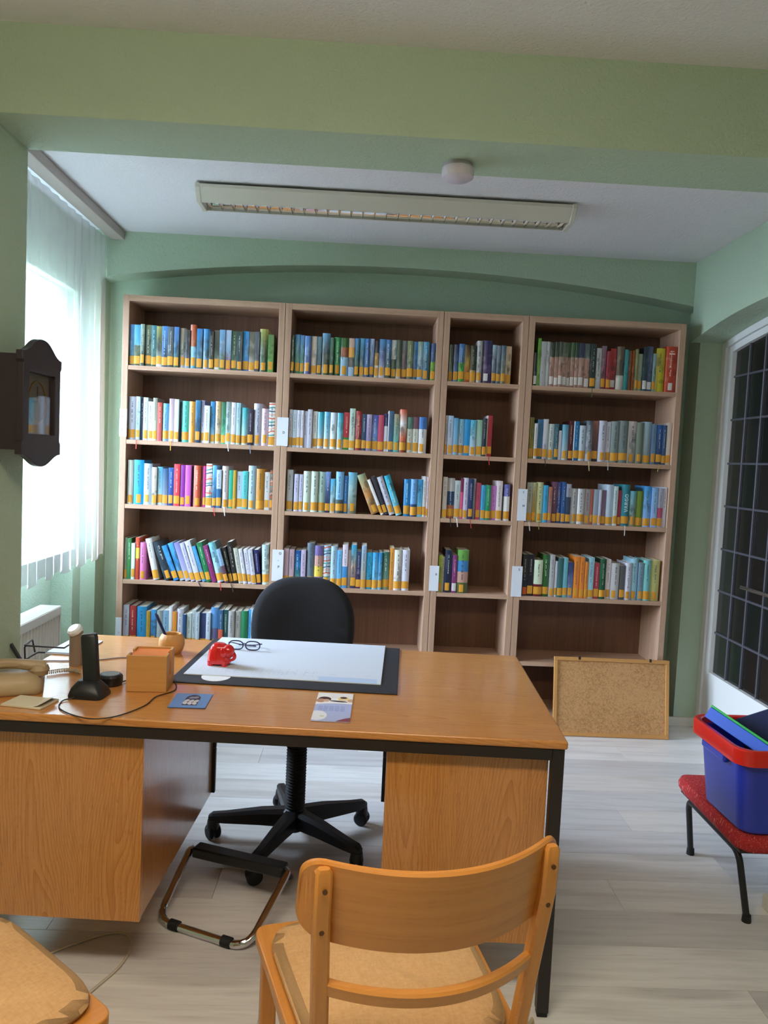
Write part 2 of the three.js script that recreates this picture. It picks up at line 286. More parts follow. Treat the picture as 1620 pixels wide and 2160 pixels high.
// ---- curtain cornice and curtain
struct('trim_1', [bx(-0.115, -0.045, 2.424, 2.468, -0.148, 1.538, 0.003)], std(0xb9aea4, 0.5));
scene.getObjectByName('trim_1').userData.label = 'greyish pelmet board along the ceiling above the curtain';
{
  // gathered sheer cloth: pleats drawn as a wandering wave along z, deeper towards the hem
  const z0 = -0.145, z1 = 1.50, top = 2.43, nz = 300, ny = 34, r = rng(31), pos = [], idx = [], uv = [];
  const ph = []; let a = 0; for (let i = 0; i <= nz; i++) { a += (0.24 + 0.17 * vnoise(i * 0.06, 3, 99, 99, 5)) * 1.25; ph.push(a); }
  const amp = ph.map((_, i) => 0.4 + 0.9 * vnoise(i * 0.045, 9, 99, 99, 6));
  for (let j = 0; j <= ny; j++) for (let i = 0; i <= nz; i++) {
    const t = j / ny, k = 0.0042 + 0.0052 * t, sway = 0.012 * Math.sin(i * 0.035 + 1) * t;
    const hem = 0.795 - 0.032 * (i / nz) + 0.012 * Math.sin(ph[i] * 0.5) + 0.006 * Math.sin(ph[i]);
    const y = top + (hem - top) * t, w = Math.sin(ph[i] + 0.5 * t * Math.sin(i * 0.05));
    pos.push(-0.138 + k * amp[i] * w + 0.012 * t + sway * 0.4, y, z0 + (z1 - z0) * i / nz + 0.006 * Math.cos(ph[i]) * t * amp[i]); uv.push(i / nz, t);
  }
  for (let j = 0; j < ny; j++) for (let i = 0; i < nz; i++) { const q = j * (nz + 1) + i; idx.push(q, q + 1, q + nz + 1, q + 1, q + nz + 2, q + nz + 1); }
  const g = new THREE.BufferGeometry(); g.setAttribute('position', new THREE.Float32BufferAttribute(pos, 3)); g.setAttribute('uv', new THREE.Float32BufferAttribute(uv, 2)); g.setIndex(idx); g.computeVertexNormals();
  tag(obj('curtain', g, phys(0xf4f6f8, 0.95, { transmission: 0.02, thickness: 0, side: THREE.DoubleSide, transparent: true, opacity: 0.66 })), 'sheer white pleated curtain hanging over the window', 'curtain');
}
// ---- radiator under the window
{
  const t = thing('radiator', 'white panel radiator with slotted top under the curtain', 'radiator', [0, 0, 0]);
  const s = new THREE.Shape(); const n = 34, z0 = 0.255, z1 = 1.38, dz = (z1 - z0) / n; s.moveTo(z0, -0.236); s.lineTo(z0, -0.19);
  for (let k = 0; k < n; k++) { const z = z0 + k * dz; s.lineTo(z + dz * 0.25, -0.19); s.lineTo(z + dz * 0.4, -0.182); s.lineTo(z + dz * 0.75, -0.182); s.lineTo(z + dz * 0.9, -0.19); }
  s.lineTo(z1, -0.19); s.lineTo(z1, -0.236); s.closePath();
  const g = extr(s, 0.45); g.rotateX(-Math.PI / 2); const p = g.attributes.position;                    // (z, x) shape -> world
  for (let i = 0; i < p.count; i++) { const z = p.getX(i), y = p.getY(i), x = -p.getZ(i); p.setXYZ(i, x, y + 0.14, z); } g.computeVertexNormals();
  obj('panel', flatUV(g), M.cream, t);
  obj('rear_panel', bx(-0.275, -0.255, 0.14, 0.59, 0.255, 1.38, 0.004), M.cream, t);
  obj('top_grille', [bx(-0.278, -0.18, 0.592, 0.604, 0.25, 1.385, 0.003), bx(-0.184, -0.178, 0.56, 0.6, 0.25, 1.385, 0.002), bx(-0.278, -0.18, 0.14, 0.6, 0.247, 0.253, 0.002)], M.cream, t);
  obj('valve', [cyl(0.012, 0.012, 0.06, -0.23, 0.1, 0.23), cyl(0.009, 0.009, 0.12, -0.23, 0, 0.23)], M.white, t);
  obj('bracket', [bx(-0.345, -0.275, 0.2, 0.5, 0.5, 0.53), bx(-0.345, -0.275, 0.2, 0.5, 1.1, 1.13)], M.white, t);
}
// ---- ceiling lamp (off) and an unseen lit pendant over the front room, out of view
function louvreLamp(label, x0, x1, zf) {
  const t = thing('ceiling_lamp', label, 'lamp', [0, 0, 0]);
  const zt0 = zf - 0.205, yt = CEIL - 0.012, yb = 2.398, zb0 = zf - 0.165, zb1 = zf - 0.045;
  const prof = poly([[zt0, yt], [zf, yt], [zf - 0.004, yt - 0.012], [zb1, yb], [zb1 - 0.008, yb], [zf - 0.03, yt - 0.006], [zt0 + 0.03, yt - 0.006], [zb0 + 0.008, yb], [zb0, yb], [zt0 + 0.004, yt - 0.012]]);
  const g = extr(prof, x1 - x0 - 0.03); g.rotateY(-Math.PI / 2); g.translate(x1 - 0.015, 0, 0);
  obj('housing', flatUV(g), M.lampBody, t);
  obj('mount', bx(x0 + 0.1, x1 - 0.1, yt, CEIL, zt0 + 0.04, zf - 0.04), M.frame, t);
  for (const [xa, xb] of [[x0, x0 + 0.016], [x1 - 0.016, x1]]) { const e = extr(poly([[zt0, yt], [zf, yt], [zf - 0.004, yt - 0.012], [zb1, yb - 0.001], [zb0, yb - 0.001], [zt0 + 0.004, yt - 0.012]]), xb - xa, { bevelEnabled: true, bevelSize: 0.002, bevelThickness: 0.002, bevelSegments: 1 }); e.rotateY(-Math.PI / 2); e.translate(xb, 0, 0); obj('end_cap', flatUV(e), M.lampBody, t); }
  // curved mirror reflectors along both sides
  const refl = (s) => { const pts = []; for (let k = 0; k <= 8; k++) { const a = k / 8; pts.push([((zb0 + zb1) / 2) + s * (0.058 - 0.030 * a * a), yb + 0.001 + 0.044 * a]); } const back = pts.map(([z, y]) => [z + s * 0.0015, y]).reverse(); const q = extr(poly([...pts, ...back]), x1 - x0 - 0.04); q.rotateY(-Math.PI / 2); q.translate(x1 - 0.02, 0, 0); return toCreasedNormals(flatUV(q), 0.8); };
  obj('reflector', refl(1), M.mirror, t); obj('reflector', refl(-1), M.mirror, t);
  const zc = (zb0 + zb1) / 2, n = 31;
  const bg = (() => { const q = extr(poly([[-0.005, 0.016], [0.005, 0.016], [0.0012, 0], [-0.0012, 0]]), 0.112); q.translate(0, 0, -0.056); return q; })();
  for (let k = 0; k < n; k++) { const b = obj('louvre_blade', bg, M.mirror, t); b.position.set(x0 + 0.035 + (x1 - x0 - 0.07) * k / (n - 1), yb + 0.002, zc); }
  const tb = new THREE.CylinderGeometry(0.013, 0.013, x1 - x0 - 0.12, 16); tb.rotateZ(Math.PI / 2); tb.translate((x0 + x1) / 2, yb + 0.032, zc - 0.018);
  obj('fluorescent_tube', tb, std(0xf2f2ee, 0.35), t);
}
louvreLamp('long louvred ceiling lamp with mirror blades, switched off, before the bookcases', 0.487, 2.064, 0.666);
{ // unseen lit pendant, out of view, placed to light desk front and chairs: an opal box on two rods
  const t = thing('unseen_pendant_lamp', 'unseen lit pendant lamp, out of view, lighting the desk front and chairs', 'lamp', [0.9, 2.28, 3.4]);
  obj('lamp_shade', bx(-0.75, 0.75, 0, 0.09, -0.14, 0.14, 0.02), std(0xf4ead8, 0.6, { emissive: WARM, emissiveIntensity: 7 }), t);
  for (const x of [-0.4, 0.4]) obj('rod', cyl(0.006, 0.006, CEIL - 2.28 - 0.09, x, 0.09, 0, 12), M.steel, t);
}
{
  const t = thing('smoke_detector', 'round pale smoke detector on the underside of the green beam', 'smoke detector', [1.462, 2.237, 1.615]);
  obj('body', lathe([[0, -0.045], [0.035, -0.045], [0.046, -0.038], [0.0475, -0.02], [0.046, -0.012], [0.0, -0.012]], 36), std(0xcfc8d2, 0.5), t);
  obj('base', cyl(0.042, 0.042, 0.012, 0, -0.012, 0, 32), std(0xb0a8b0, 0.5), t);
}

// ================================================================ bookcases
const UNITS = [[0, 0.8044], [0.8044, 1.5984], [1.5984, 2.0284], [2.0284, 2.8321]], SIDE = 0.032;
const SHELF = [2.0927, 1.7775, 1.4076, 1.0833, 0.6999, 0.3569];
const UNIT_SAID = ['wide beech bookcase beside the curtain, all five upper shelves filled', 'wide beech bookcase right behind the black office chair', 'narrow beech bookcase between the wide ones', 'wide beech bookcase with the cork board leaning against it'];
UNITS.forEach(([a, b], u) => {
  const t = thing('bookcase', UNIT_SAID[u], 'bookcase', [a, 0, 0], 0, 'bookcases along the back wall'), w = b - a, g = 0.0012;
  obj('side_panel', bx(g, SIDE, 0, 2.123, -0.283, 0, 0.0015, 'y'), M.beech, t); obj('side_panel', bx(w - SIDE, w - g, 0, 2.123, -0.283, 0, 0.0015, 'y'), M.beech, t);
  obj('top_panel', bx(SIDE, w - SIDE, 2.0927, 2.123, -0.283, 0, 0.0015, 'x'), M.beech, t);
  obj('back_panel', bx(SIDE, w - SIDE, 0.05, 2.0927, -0.281, -0.272, 0, 'y'), M.brown, t);
  for (let k = 1; k < 6; k++) obj('shelf', bx(SIDE, w - SIDE, SHELF[k] - 0.0216, SHELF[k], -0.272, -0.001, 0.0012, 'x'), M.beech, t);
  obj('bottom_panel', bx(SIDE, w - SIDE, 0.058, 0.08, -0.272, -0.001, 0.0012, 'x'), M.beech, t);
  obj('plinth', bx(SIDE, w - SIDE, 0, 0.058, -0.035, -0.018, 0, 'x'), M.beech, t);
});

// ================================================================ books
// per row: unit, shelf, then books as left edge mm, width mm, height mm, lean mrad, spine colours, flags, ribbon colour
const BOOKS = [
  [0, 1, '35,22,202,,48c:378;58,30,201,,4ad|564:453;89,20,205,,8a9:343,T;111,29,204,,786:343,T;141,25,203,,389:254,T;167,27,200,,aa5:343:ddd;195,28,201,,49e:246,T;224,28,199,,567:233,T;254,25,200,,48d:269:253;280,31,197,,a98:887:bbb;312,22,188,,333:223:8ac;335,30,216,,c52:c63|8ce:7be:4ad,H;366,28,198,,28d:466;396,32,199,,29e:379:abd;430,22,188,,123:232,T;454,26,195,,554:232:eee;481,28,198,,6ad:68a:574;510,28,198,,bce:7ac:c57;539,26,195,,253:254,T;567,28,194,,244:245,T;596,30,197,,19e:17c;628,28,196,,665:554:ddd;657,23,196,,567:334;681,40,212,,bb5:453:254,H;722,29,187,,584:5a4'],
  [0, 2, '36,34,216,,ccd,t;73,20,217,,bde:acc,,b43;94,13,208,,124,n;110,23,214,,cde;134,25,195,,cdd,t;160,21,214,,998:cca;182,24,192,,c43:c55,nT;207,32,189,,5be:8ac;241,25,214,,b9a:dcc,,c93;267,22,212,,dee;290,10,201,,136,n;302,37,206,,4cb,t;340,31,205,,e92,nt;372,26,212,,27a:135;399,17,213,,99b:dde;417,27,188,,dee,t;445,23,210,,28c:28c:dee;469,31,212,,ca6:dcb;501,23,210,,264:4b8;525,26,212,,899:bdd,,ddd;552,23,210,,dde,t;576,22,209,,9cd:bdd;599,35,187,,3bc:dee;635,27,181,,224,,89a;663,41,211,,bbc,tH;705,32,187,,dbc,t;740,30,218,,eee,p'],
  [0, 3, '39,29,222,,ccb,H;69,51,224,,1af,H;122,40,208,,bcd,t;164,24,191,,cba:aa9;189,26,194,,4ac:cde;216,26,187,,258:99a;243,28,192,,15b:138,T;273,30,212,,e34;305,22,208,,92a;329,30,209,,c5b;360,11,203,,325,n;372,35,209,,d53,T;408,10,202,,834,n;419,13,208,,c28;434,30,221,,eee:fcc:eef,p;466,22,214,,6be:147,,c43;489,24,193,,bcd|269;515,32,213,,dcc,t,ddd;549,21,194,,2b9;571,16,194,,c92;588,30,189,,bcd,t;619,27,192,,4cc:5bb;647,39,221,,acd,H;687,41,207,,c82,t;729,27,192,,ddd,t;757,13,203,,865,p'],
  [0, 4, '35,12,212,,897;48,21,209,,384,n;71,18,185,,dee;90,20,215,,d42|fd3|d42|d42,n;111,33,190,,e7b;183,32,213,218,eee:ccc;242,46,203,329,123:234,T;289,27,188,370,28c:28d;318,27,201,341,4ae:28c:bcd;346,29,204,330,77b:99c:bbc;376,23,204,325,bbd;400,29,213,309,ccd,,222;432,20,189,327,39d:59c;453,28,207,284,174,T;482,25,193,281,826,n;508,36,208,262,6bc:bcd,,c33;547,22,178,290,8ac|645;570,20,186,255,222,T,332;591,25,214,200,222,T;617,22,184,193,bba,t;641,20,181,179,dde,t;662,22,180,164,dde,t;685,23,180,155,ccd,t;709,23,178,124,226,T;736,34,205,38,acd:cdc'],
  [0, 5, '35,30,210,,bbc,t;67,34,206,,b33;103,50,203,,29d;155,19,183,,c92;175,28,191,,4af:369;204,32,188,,abb;237,29,189,,8bd;267,17,209,,eee;285,22,184,,f93;308,31,199,,dde,t;340,17,174,,258;358,25,179,,cdd,t;384,21,197,,bcc,t;406,18,186,,bcd;425,32,182,,347;458,22,186,,cde;481,38,214,,59d|669,H;520,23,203,,369|e64;544,26,204,,255;571,31,200,,bbb,t;604,31,199,,bbb,t;636,35,203,,285;673,13,212,,4ae;687,19,215,,bde;708,25,208,,379;734,23,205,,dde'],
  [1, 1, '839,15,187,,243,T;856,27,195,,28c:385;884,21,192,,48c:374;907,31,189,,48c:559;939,28,190,,cba:cbb;969,22,190,,589:245;993,39,208,,6ad:344:452,H;1033,19,187,,476:243;1054,31,191,,2a5:274,T;1086,39,190,,262|a53|8bd|8bd,o;1127,29,190,,ca9|e92|555|9bd,n;1158,21,190,,28c:352;1182,24,192,,3ad:268:ba8;1208,22,191,,27c:259,T;1232,23,192,,9be:358;1258,21,183,,223|b83|dcb;1281,30,192,,28c:569:ccd;1312,28,191,,27c:243,T;1342,25,192,,cdd|354;1368,25,193,,454:243:bbb;1395,26,191,,677:535;1422,29,191,,785:565,T;1452,22,189,,28d:17b;1475,27,191,,8a9:8be,T;1503,28,191,,39c:379,T;1532,9,181,,013,n;1542,22,185,,259|6a3'],
  [1, 2, '842,17,190,,dde;860,21,188,,cde,t;882,19,187,,dde,t;902,14,187,,dde,t;917,17,185,,ccd,nt;935,24,194,,ccd,nt;961,24,186,,eee,t;987,31,184,,1ac:ccd;1019,31,186,,5be:cdd;1051,32,184,,cdf:dee;1085,31,184,,2ac:cdd;1117,29,188,,b23|b23|283,T;1147,28,209,,bdc:ccb;1176,33,198,,b33:a33,T;1210,23,184,,246;1234,26,183,,bac:87a;1261,30,182,,45b:8be;1292,29,183,,c46;1322,19,192,,226|dde|dde;1342,29,206,,368,tE;1372,28,192,,a97:4bb;1401,36,217,,d53:eee:d64:832;1439,31,180,,587|ddc|ddc,t;1471,27,182,,745|ddc|ddc,t;1499,41,183,,37c|ddd|ddd,t'],
  [1, 3, '842,31,210,,ccc,t;880,23,190,,cce,t;904,21,189,,cce,t;926,38,207,,cdc,t;965,36,207,,cdc,t;1002,36,207,,acb,t;1039,24,208,,79d:124,T;1065,24,174,,4be:dcb;1091,40,211,,7be|7be|455;1132,20,191,,27c;1153,45,211,,6bd:9bb:776,H;1278,46,212,394,9a8:c84:963;1326,17,192,412,eee;1344,23,206,379,334;1369,33,203,363,ccd;1404,34,211,341,1ac:7cd,T;1439,34,189,,18c,T;1474,33,191,,6ae|6ae|147;1508,27,190,,29d:7ce;1536,16,207,,ddd,t;1553,11,205,,ede,t'],
  [1, 4, '841,26,192,,cab;868,27,188,,cab;897,30,183,,15a:28c:8a4;929,25,187,,cbd,n;959,39,224,,678,H;999,43,213,,76a|c98|ec4|86a,n;1043,37,214,,ace:edc,p;1081,32,213,,acd,t;1114,25,194,,6be;1140,28,222,,ede|49d;1170,14,195,,edd,n;1185,27,224,,2ad:ca9:335;1213,24,191,,246:425,T;1238,25,224,,9bd:ba8;1264,30,189,,2ad:2ad,t;1295,31,190,,3ae:8ce,t;1327,18,191,,28c:7bd;1346,38,195,,376:8a9;1385,21,216,,e93,nt;1407,39,209,,ddc:dcc,t;1447,39,210,,dde,t'],
  [2, 1, '1635,20,185,,354:787;1658,23,185,,236:48c;1683,28,190,,37b|3a3,T;1713,28,187,,433:c92:c42;1742,28,183,,232|232|c95,T;1774,27,209,,bbb,tH;1802,49,213,,226:426,wH;1853,22,193,,9bc:346;1876,22,191,,789:468;1899,23,192,,468:886;1923,28,190,,db9'],
  [2, 2, '1633,12,198,,cbb;1646,28,197,,ace:ccd;1675,24,187,,5ad:9ce;1700,31,183,,7ce:cdf;1732,29,183,,19d;1762,29,181,,4bd:dde;1793,30,183,,9ca:bdd;1824,21,192,,234,T;1846,28,207,,b23,E,b33'],
  [2, 3, '1636,24,210,,cba,t;1661,37,205,,ccc|247|b64,T,222;1699,29,194,,cdd:bbb,,eee;1729,15,204,,825|e58|e58;1745,23,210,,dde:cbd,t;1769,26,206,,236,T,b44;1796,12,207,,cce,n;1809,25,187,,d46;1835,23,177,,3ad;1859,25,178,,296,T;1885,28,176,,c7c;1914,29,202,,edd,t;1952,31,186,,66b|eee|eee'],
  [2, 4, '1635,20,192,,ab3;1656,11,183,,eee,n;1668,37,220,,124,TH;1706,25,195,,837,wT;1732,57,223,,6a4|38c|c98|563,H'],
  [3, 1, '2066,16,165,,122,w;2083,16,238,,6b3:7b4,n;2100,29,223,,bbb,n;2130,15,223,,bbb,n;2146,23,220,,343|b87|b87,w;2170,20,222,,343|b87|b87,w;2191,20,225,,454|b87|b87,w;2212,21,224,,565|b87|b87,w;2234,19,224,,353|b87|b87,w;2254,20,226,,464|b87|b87,w;2275,18,226,,243|b87|b87,w;2294,28,225,,335|b87|b87,w;2323,29,224,,566|b87|b87,w;2353,28,223,,233,T,673;2384,26,204,,bbb,nt;2411,24,216,,867:734;2437,20,191,,a23;2458,29,206,,b22,w;2489,39,217,,654|654|ccb,nH;2529,17,204,,299,n;2547,11,200,,579,n;2559,13,202,,a63,n;2573,12,203,,b52,n;2586,13,209,,885;2601,22,186,,9a8;2624,21,221,,123:356,w;2646,26,225,,457,w;2674,18,191,,8aa;2693,46,220,,dc1,tnH;2741,56,231,,c31,wTH'],
  [3, 2, '2066,21,209,,883:a92;2089,16,179,,ddd;2106,28,201,,37a;2135,25,203,,ddd:bbc,,334;2161,33,181,,cdd,t;2195,20,182,,367;2216,16,149,,dde,n;2233,34,181,,5ac:bcd;2268,23,201,,512;2292,27,200,,17b,E;2320,34,180,,bcd,t;2355,33,206,,567:bbc,,dc9;2389,30,207,,a65:323;2421,38,209,,ccd,tH;2461,22,205,,dde,,ccc;2484,41,209,,899:788;2526,46,214,,788;2574,42,214,,dcc:999,E;2617,37,210,,787;2655,40,215,,9bc:899;2696,25,206,,68a;2723,29,202,,25a:246,T,ca6;2753,20,201,,358;2774,24,215,,dcb'],
  [3, 3, '2070,29,202,,bba,,ccc;2100,19,202,,bb8:b71;2120,35,205,,dd9,,884;2156,23,191,,3ad;2180,20,184,,c75:a8a;2201,26,210,,746:634;2228,21,208,,348:248;2250,22,212,,259;2273,25,203,,aab|346|346;2299,34,181,,bbb,E;2334,37,181,,ccc,E;2372,29,181,,a99;2402,14,181,,b54;2417,26,181,,9ab;2444,12,181,,ccd;2457,23,180,,868;2481,37,209,,bcd;2519,21,203,,cdd,t;2542,18,183,,a24;2561,42,213,,289,V,ddd;2605,33,182,,6bc:998;2639,38,183,,792;2678,39,210,,39d:9be;2718,30,204,,8be:9be;2749,27,203,,bbc|bbc|c46|bbc;2777,20,208,,dde,n'],
  [3, 4, '2071,27,214,,222|123,r;2099,29,215,,112,T;2131,45,188,,dec|dec|712;2177,34,216,,262,T;2212,25,217,,bbb,t;2239,14,186,,dde;2254,26,204,,366:377;2281,24,205,,6bc;2307,28,183,,237:89b;2337,30,215,,f82;2368,24,212,,f82;2394,18,189,,e82;2413,29,213,,9cd,t;2444,28,186,,b34;2473,31,207,,153,T;2505,26,206,,edd;2533,44,189,,ccc,t;2579,27,177,,555;2607,32,193,,dde;2640,34,215,,9cd,t;2676,25,197,,79a;2702,38,212,,7cc,t;2741,47,211,,cc7,tH']
];

{
  const S = 2048, CW = 32, CH = 170, COLS = 64, hex = (s) => [...s].map((c) => parseInt(c, 16) * 17);
  const lift = (c) => { const m = (c[0] + c[1] + c[2]) / 3; return c.map((x) => Math.round(Math.min(228, 4 + (m + (x - m) * 0.9) * 0.93))); };
  const css = (c, a = 1) => `rgba(${c[0]},${c[1]},${c[2]},${a})`;
  const books = [];
  for (const [u, s, str] of BOOKS) str.split(';').forEach((b, i, all) => { const [x, w, h, a, col, fl = '', rib = ''] = b.split(','); books.push({ u, s, i, n: all.length, x: x / 1000, w: w / 1000, h: h / 1000, a: (+a || 0) / 1000, col, fl, rib }); });
  const spines = canvasTex(S, S, (c) => {
    c.fillStyle = '#888'; c.fillRect(0, 0, S, S);
    books.forEach((b, k) => {
      const r = rng(1000 + k), x = (k % COLS) * CW, y = Math.floor(k / COLS) * CH, hard = b.col.split('|');
      c.save(); c.beginPath(); c.rect(x, y, CW, CH); c.clip();
      hard.forEach((seg, j) => {                      // colour fields of the printed spine
        const y0 = y + CH * j / hard.length, y1 = y + CH * (j + 1) / hard.length, st = seg.split(':').map((q) => lift(hex(q))), g = c.createLinearGradient(0, y0, 0, y1);
        st.forEach((q, m) => g.addColorStop(st.length > 1 ? m / (st.length - 1) : 0, css(q))); c.fillStyle = g; c.fillRect(x, y0, CW, y1 - y0 + 1);
      });
      const first = lift(hex(b.col.slice(0, 3))), lum = first[0] * 0.3 + first[1] * 0.6 + first[2] * 0.1;
      const dark = b.fl.includes('t'), pale = b.fl.includes('T');
      if (b.s === 1 || (b.col.includes(':') && r() < 0.5)) {          // photographic covers: blotches of print
        for (let m = 0; m < 9; m++) { const q = r(); c.fillStyle = q < 0.5 ? `rgba(20,34,30,${0.12 + 0.16 * r()})` : `rgba(220,228,220,${0.05 + 0.12 * r()})`; c.beginPath(); c.ellipse(x + r() * CW, y + CH * (0.25 + 0.55 * r()), 3 + r() * 9, 4 + r() * 16, 0, 0, 7); c.fill(); }
      }
      if (b.fl.includes('p')) for (let m = 0; m < 12; m++) { c.strokeStyle = ['#d8552e', '#2f8f8a', '#24586a', '#e6a9a0'][m % 4]; c.lineWidth = 4; const yy = y + 6 + m * 13; c.beginPath(); c.moveTo(x - 2, yy + 10 * r()); c.quadraticCurveTo(x + CW / 2, yy + 14 * r() - 6, x + CW + 2, yy + 4 * r()); c.stroke(); }
      if (b.fl.includes('E')) { c.fillStyle = 'rgba(236,236,236,0.9)'; c.fillRect(x, y, 5, CH); }
      if (dark || pale || (b.s > 1 && r() < 0.65)) {   // author and title lines, running down the spine
        const pc = pale || (!dark && lum < 110) ? [236, 232, 222] : [70, 74, 86];
        c.save(); c.translate(x + CW * (0.5 + 0.1 * (r() - 0.5)), y + CH * 0.12); c.rotate(Math.PI / 2);
        c.fillStyle = css(pc, 0.75); let q = 0; const len = CH * (0.35 + 0.2 * r());
        while (q < len) { const l = 3 + r() * 6; c.fillRect(q, -2.5 + r(), l, 2.6 + r() * 2.2); q += l + 1.5 + (r() < 0.2 ? 6 : 0); }
        if (r() < 0.6) { q = 0; c.fillStyle = css(pc, 0.5); while (q < len * 0.7) { const l = 2 + r() * 4; c.fillRect(q, 4 + r(), l, 1.8); q += l + 1.4; } }
        c.restore();
      }
      if (b.fl.includes('V')) { c.save(); c.translate(x + CW * 0.36, y + CH * 0.66); c.rotate(-Math.PI / 2); c.fillStyle = '#cfe6ea'; c.font = 'bold 22px sans-serif'; c.fillText('VARGO', 0, 16); c.restore(); }
      if (b.fl.includes('w') && b.col === 'c31') { c.fillStyle = '#e8c8b4'; c.fillRect(x + 8, y + 26, 18, 5); c.fillRect(x + 11, y + 18, 12, 3); }
      c.restore();
    });
  });
  spines.generateMipmaps = true; spines.minFilter = THREE.LinearMipmapLinearFilter;
  const cover = phys(0xffffff, 0.38, { map: spines, clearcoat: 0.45, clearcoatRoughness: 0.22 });
  const sticker = { o: std(0xd9982c, 0.5), w: std(0xd8d4cf, 0.5), r: std(0xd45a1e, 0.5) };
  const ribbons = {};
  const ORD = ['first', 'second', 'third', 'fourth', 'fifth', 'sixth', 'seventh', 'eighth', 'ninth', 'tenth', 'eleventh', 'twelfth', 'thirteenth', 'fourteenth', 'fifteenth', 'sixteenth', 'seventeenth', 'eighteenth', 'nineteenth', 'twentieth', 'twenty-first', 'twenty-second', 'twenty-third', 'twenty-fourth', 'twenty-fifth', 'twenty-sixth', 'twenty-seventh', 'twenty-eighth', 'twenty-ninth', 'thirtieth'];
  const WHERE = ['bookcase beside curtain', 'bookcase behind office chair', 'narrow bookcase', 'bookcase behind cork board'];
  const LEVEL = ['', 'top', 'second', 'third', 'fourth', 'fifth'];
  function hue(c3) {
    const [r, g, b] = hex(c3), mx = Math.max(r, g, b), mn = Math.min(r, g, b), l = (mx + mn) / 2, sat = mx - mn;
    const tone = l > 150 ? 'pale ' : l < 75 ? 'dark ' : '';
    if (sat < 40) return l > 180 ? 'white' : l > 130 ? 'light grey' : l > 75 ? 'grey' : 'black';
    let h = mx === r ? ((g - b) / sat + 6) % 6 : mx === g ? (b - r) / sat + 2 : (r - g) / sat + 4; h *= 60;
    const nm = h < 14 ? (l > 140 ? 'pink' : 'red') : h < 40 ? (l < 100 ? 'brown' : 'orange') : h < 66 ? 'yellow' : h < 160 ? 'green' : h < 190 ? 'teal' : h < 250 ? 'blue' : h < 300 ? 'purple' : h < 345 ? 'pink' : 'red';
    return tone + nm;
  }
  const said = (b) => {
    const seg = b.col.split(/[|:]/), a = hue(seg[0]), z = hue(seg[seg.length - 1]);
    const look = b.fl.includes('p') ? 'striped' : a === z || a.split(' ').length + z.split(' ').length > 3 ? a : `${a}-and-${z}`.replace(/ /g, '-');
    const st = b.fl.includes('n') ? '' : b.fl.includes('w') ? ' white-labelled' : '';
    return `${look}${st} ${b.a ? 'leaning ' : ''}book, ${ORD[b.i]} from window end, ${LEVEL[b.s]} shelf, ${WHERE[b.u]}`;
  };
  books.forEach((b, k) => {
    const w = b.w * (b.a ? Math.cos(b.a) : 1) - 0.0004, h = b.h, d = 0.128 + 0.03 * hash2(k, 3, 7) + (h > 0.2 ? 0.012 : 0), hardc = b.fl.includes('H') || w > 0.03;
    const t = thing(hardc ? 'hardcover_book' : 'paperback_book', said(b), 'book', [0, 0, 0], 0, `books on the ${LEVEL[b.s]} shelf of the ${WHERE[b.u]}`);
    const zs = -0.004 - 0.012 * hash2(k, 5, 2) - (b.fl.includes('n') && w < 0.014 ? 0.018 : 0), bulge = hardc ? Math.min(0.006, w * 0.16) : Math.min(0.0016, w * 0.08);
    // plan of the cover: a U whose bottom is the (rounded) spine
    const arc = (o, n = 6) => { const p = []; for (let q = 0; q <= n; q++) { const f = -1 + 2 * q / n; p.push([f * (w / 2 + o * 0), -bulge * f * f + o]); } return p; };
    const bt = hardc ? 0.0022 : 0.0009, out = arc(0), inn = out.map(([x, z]) => [x * (1 - 2 * bt / w), z - bt]);
    const shape = poly([[-w / 2, -d], ...out, [w / 2, -d], [w / 2 - bt, -d], ...inn.reverse(), [-w / 2 + bt, -d]]);
    const g = extr(shape, h); g.rotateX(-Math.PI / 2);            // shape (x, z) -> world (x, y up, -z)
    const p = g.attributes.position, uv = g.attributes.uv, cx = (k % COLS) * CW, cy = Math.floor(k / COLS) * CH;
    for (let q = 0; q < p.count; q++) { const x = p.getX(q), y = p.getY(q), z = -p.getZ(q); p.setXYZ(q, x, y, z);
      const fu = clamp(x / w + 0.5, 0.06, 0.94), fv = clamp(y / h, 0.01, 0.99); uv.setXY(q, (cx + fu * CW) / S, 1 - (cy + (1 - fv) * CH) / S); }
    // flip winding after the mirror in z
    for (let q = 0; q < p.count; q += 3) for (const at of [p, uv]) { const n = at.itemSize; for (let m = 0; m < n; m++) { const A = at.array, i1 = (q + 1) * n + m, i2 = (q + 2) * n + m, tmp = A[i1]; A[i1] = A[i2]; A[i2] = tmp; } }
    g.computeVertexNormals();
    obj('cover', g, cover, t);
    obj('page_block', bx(-w / 2 + bt + 0.0002, w / 2 - bt - 0.0002, 0.0025, h - (hardc ? 0.0035 : 0.001), -d + 0.003, -bulge - bt - 0.0003), M.page, t);
    if (!b.fl.includes('n')) {
      const kind = b.fl.includes('w') ? 'w' : b.fl.includes('r') ? 'r' : 'o', q = rng(k + 77), wide = kind === 'w' || b.fl.includes('H') || b.fl.includes('o') ? Math.min(0.9, 0.022 / w) : (q() < 0.35 ? Math.min(0.88, 0.02 / w) : 0.97);
      const y0 = 0.006 + 0.008 * q(), y1 = y0 + 0.036 + 0.007 * q(), n = 6, pos = [], ix = [], off = (q() - 0.5) * (0.97 - wide);
      for (let m = 0; m <= n; m++) { const f = (-1 + 2 * m / n) * wide + off; for (const [yy, o] of [[y0, 0.0005], [y1, 0.0005], [y0, 0.0001], [y1, 0.0001]]) pos.push(f * w / 2, yy, -bulge * f * f + o); }
      for (let m = 0; m < n; m++) { const A = m * 4, B = A + 4; ix.push(A, B, A + 1, B, B + 1, A + 1, A + 1, B + 1, A + 3, B + 1, B + 3, A + 3); }
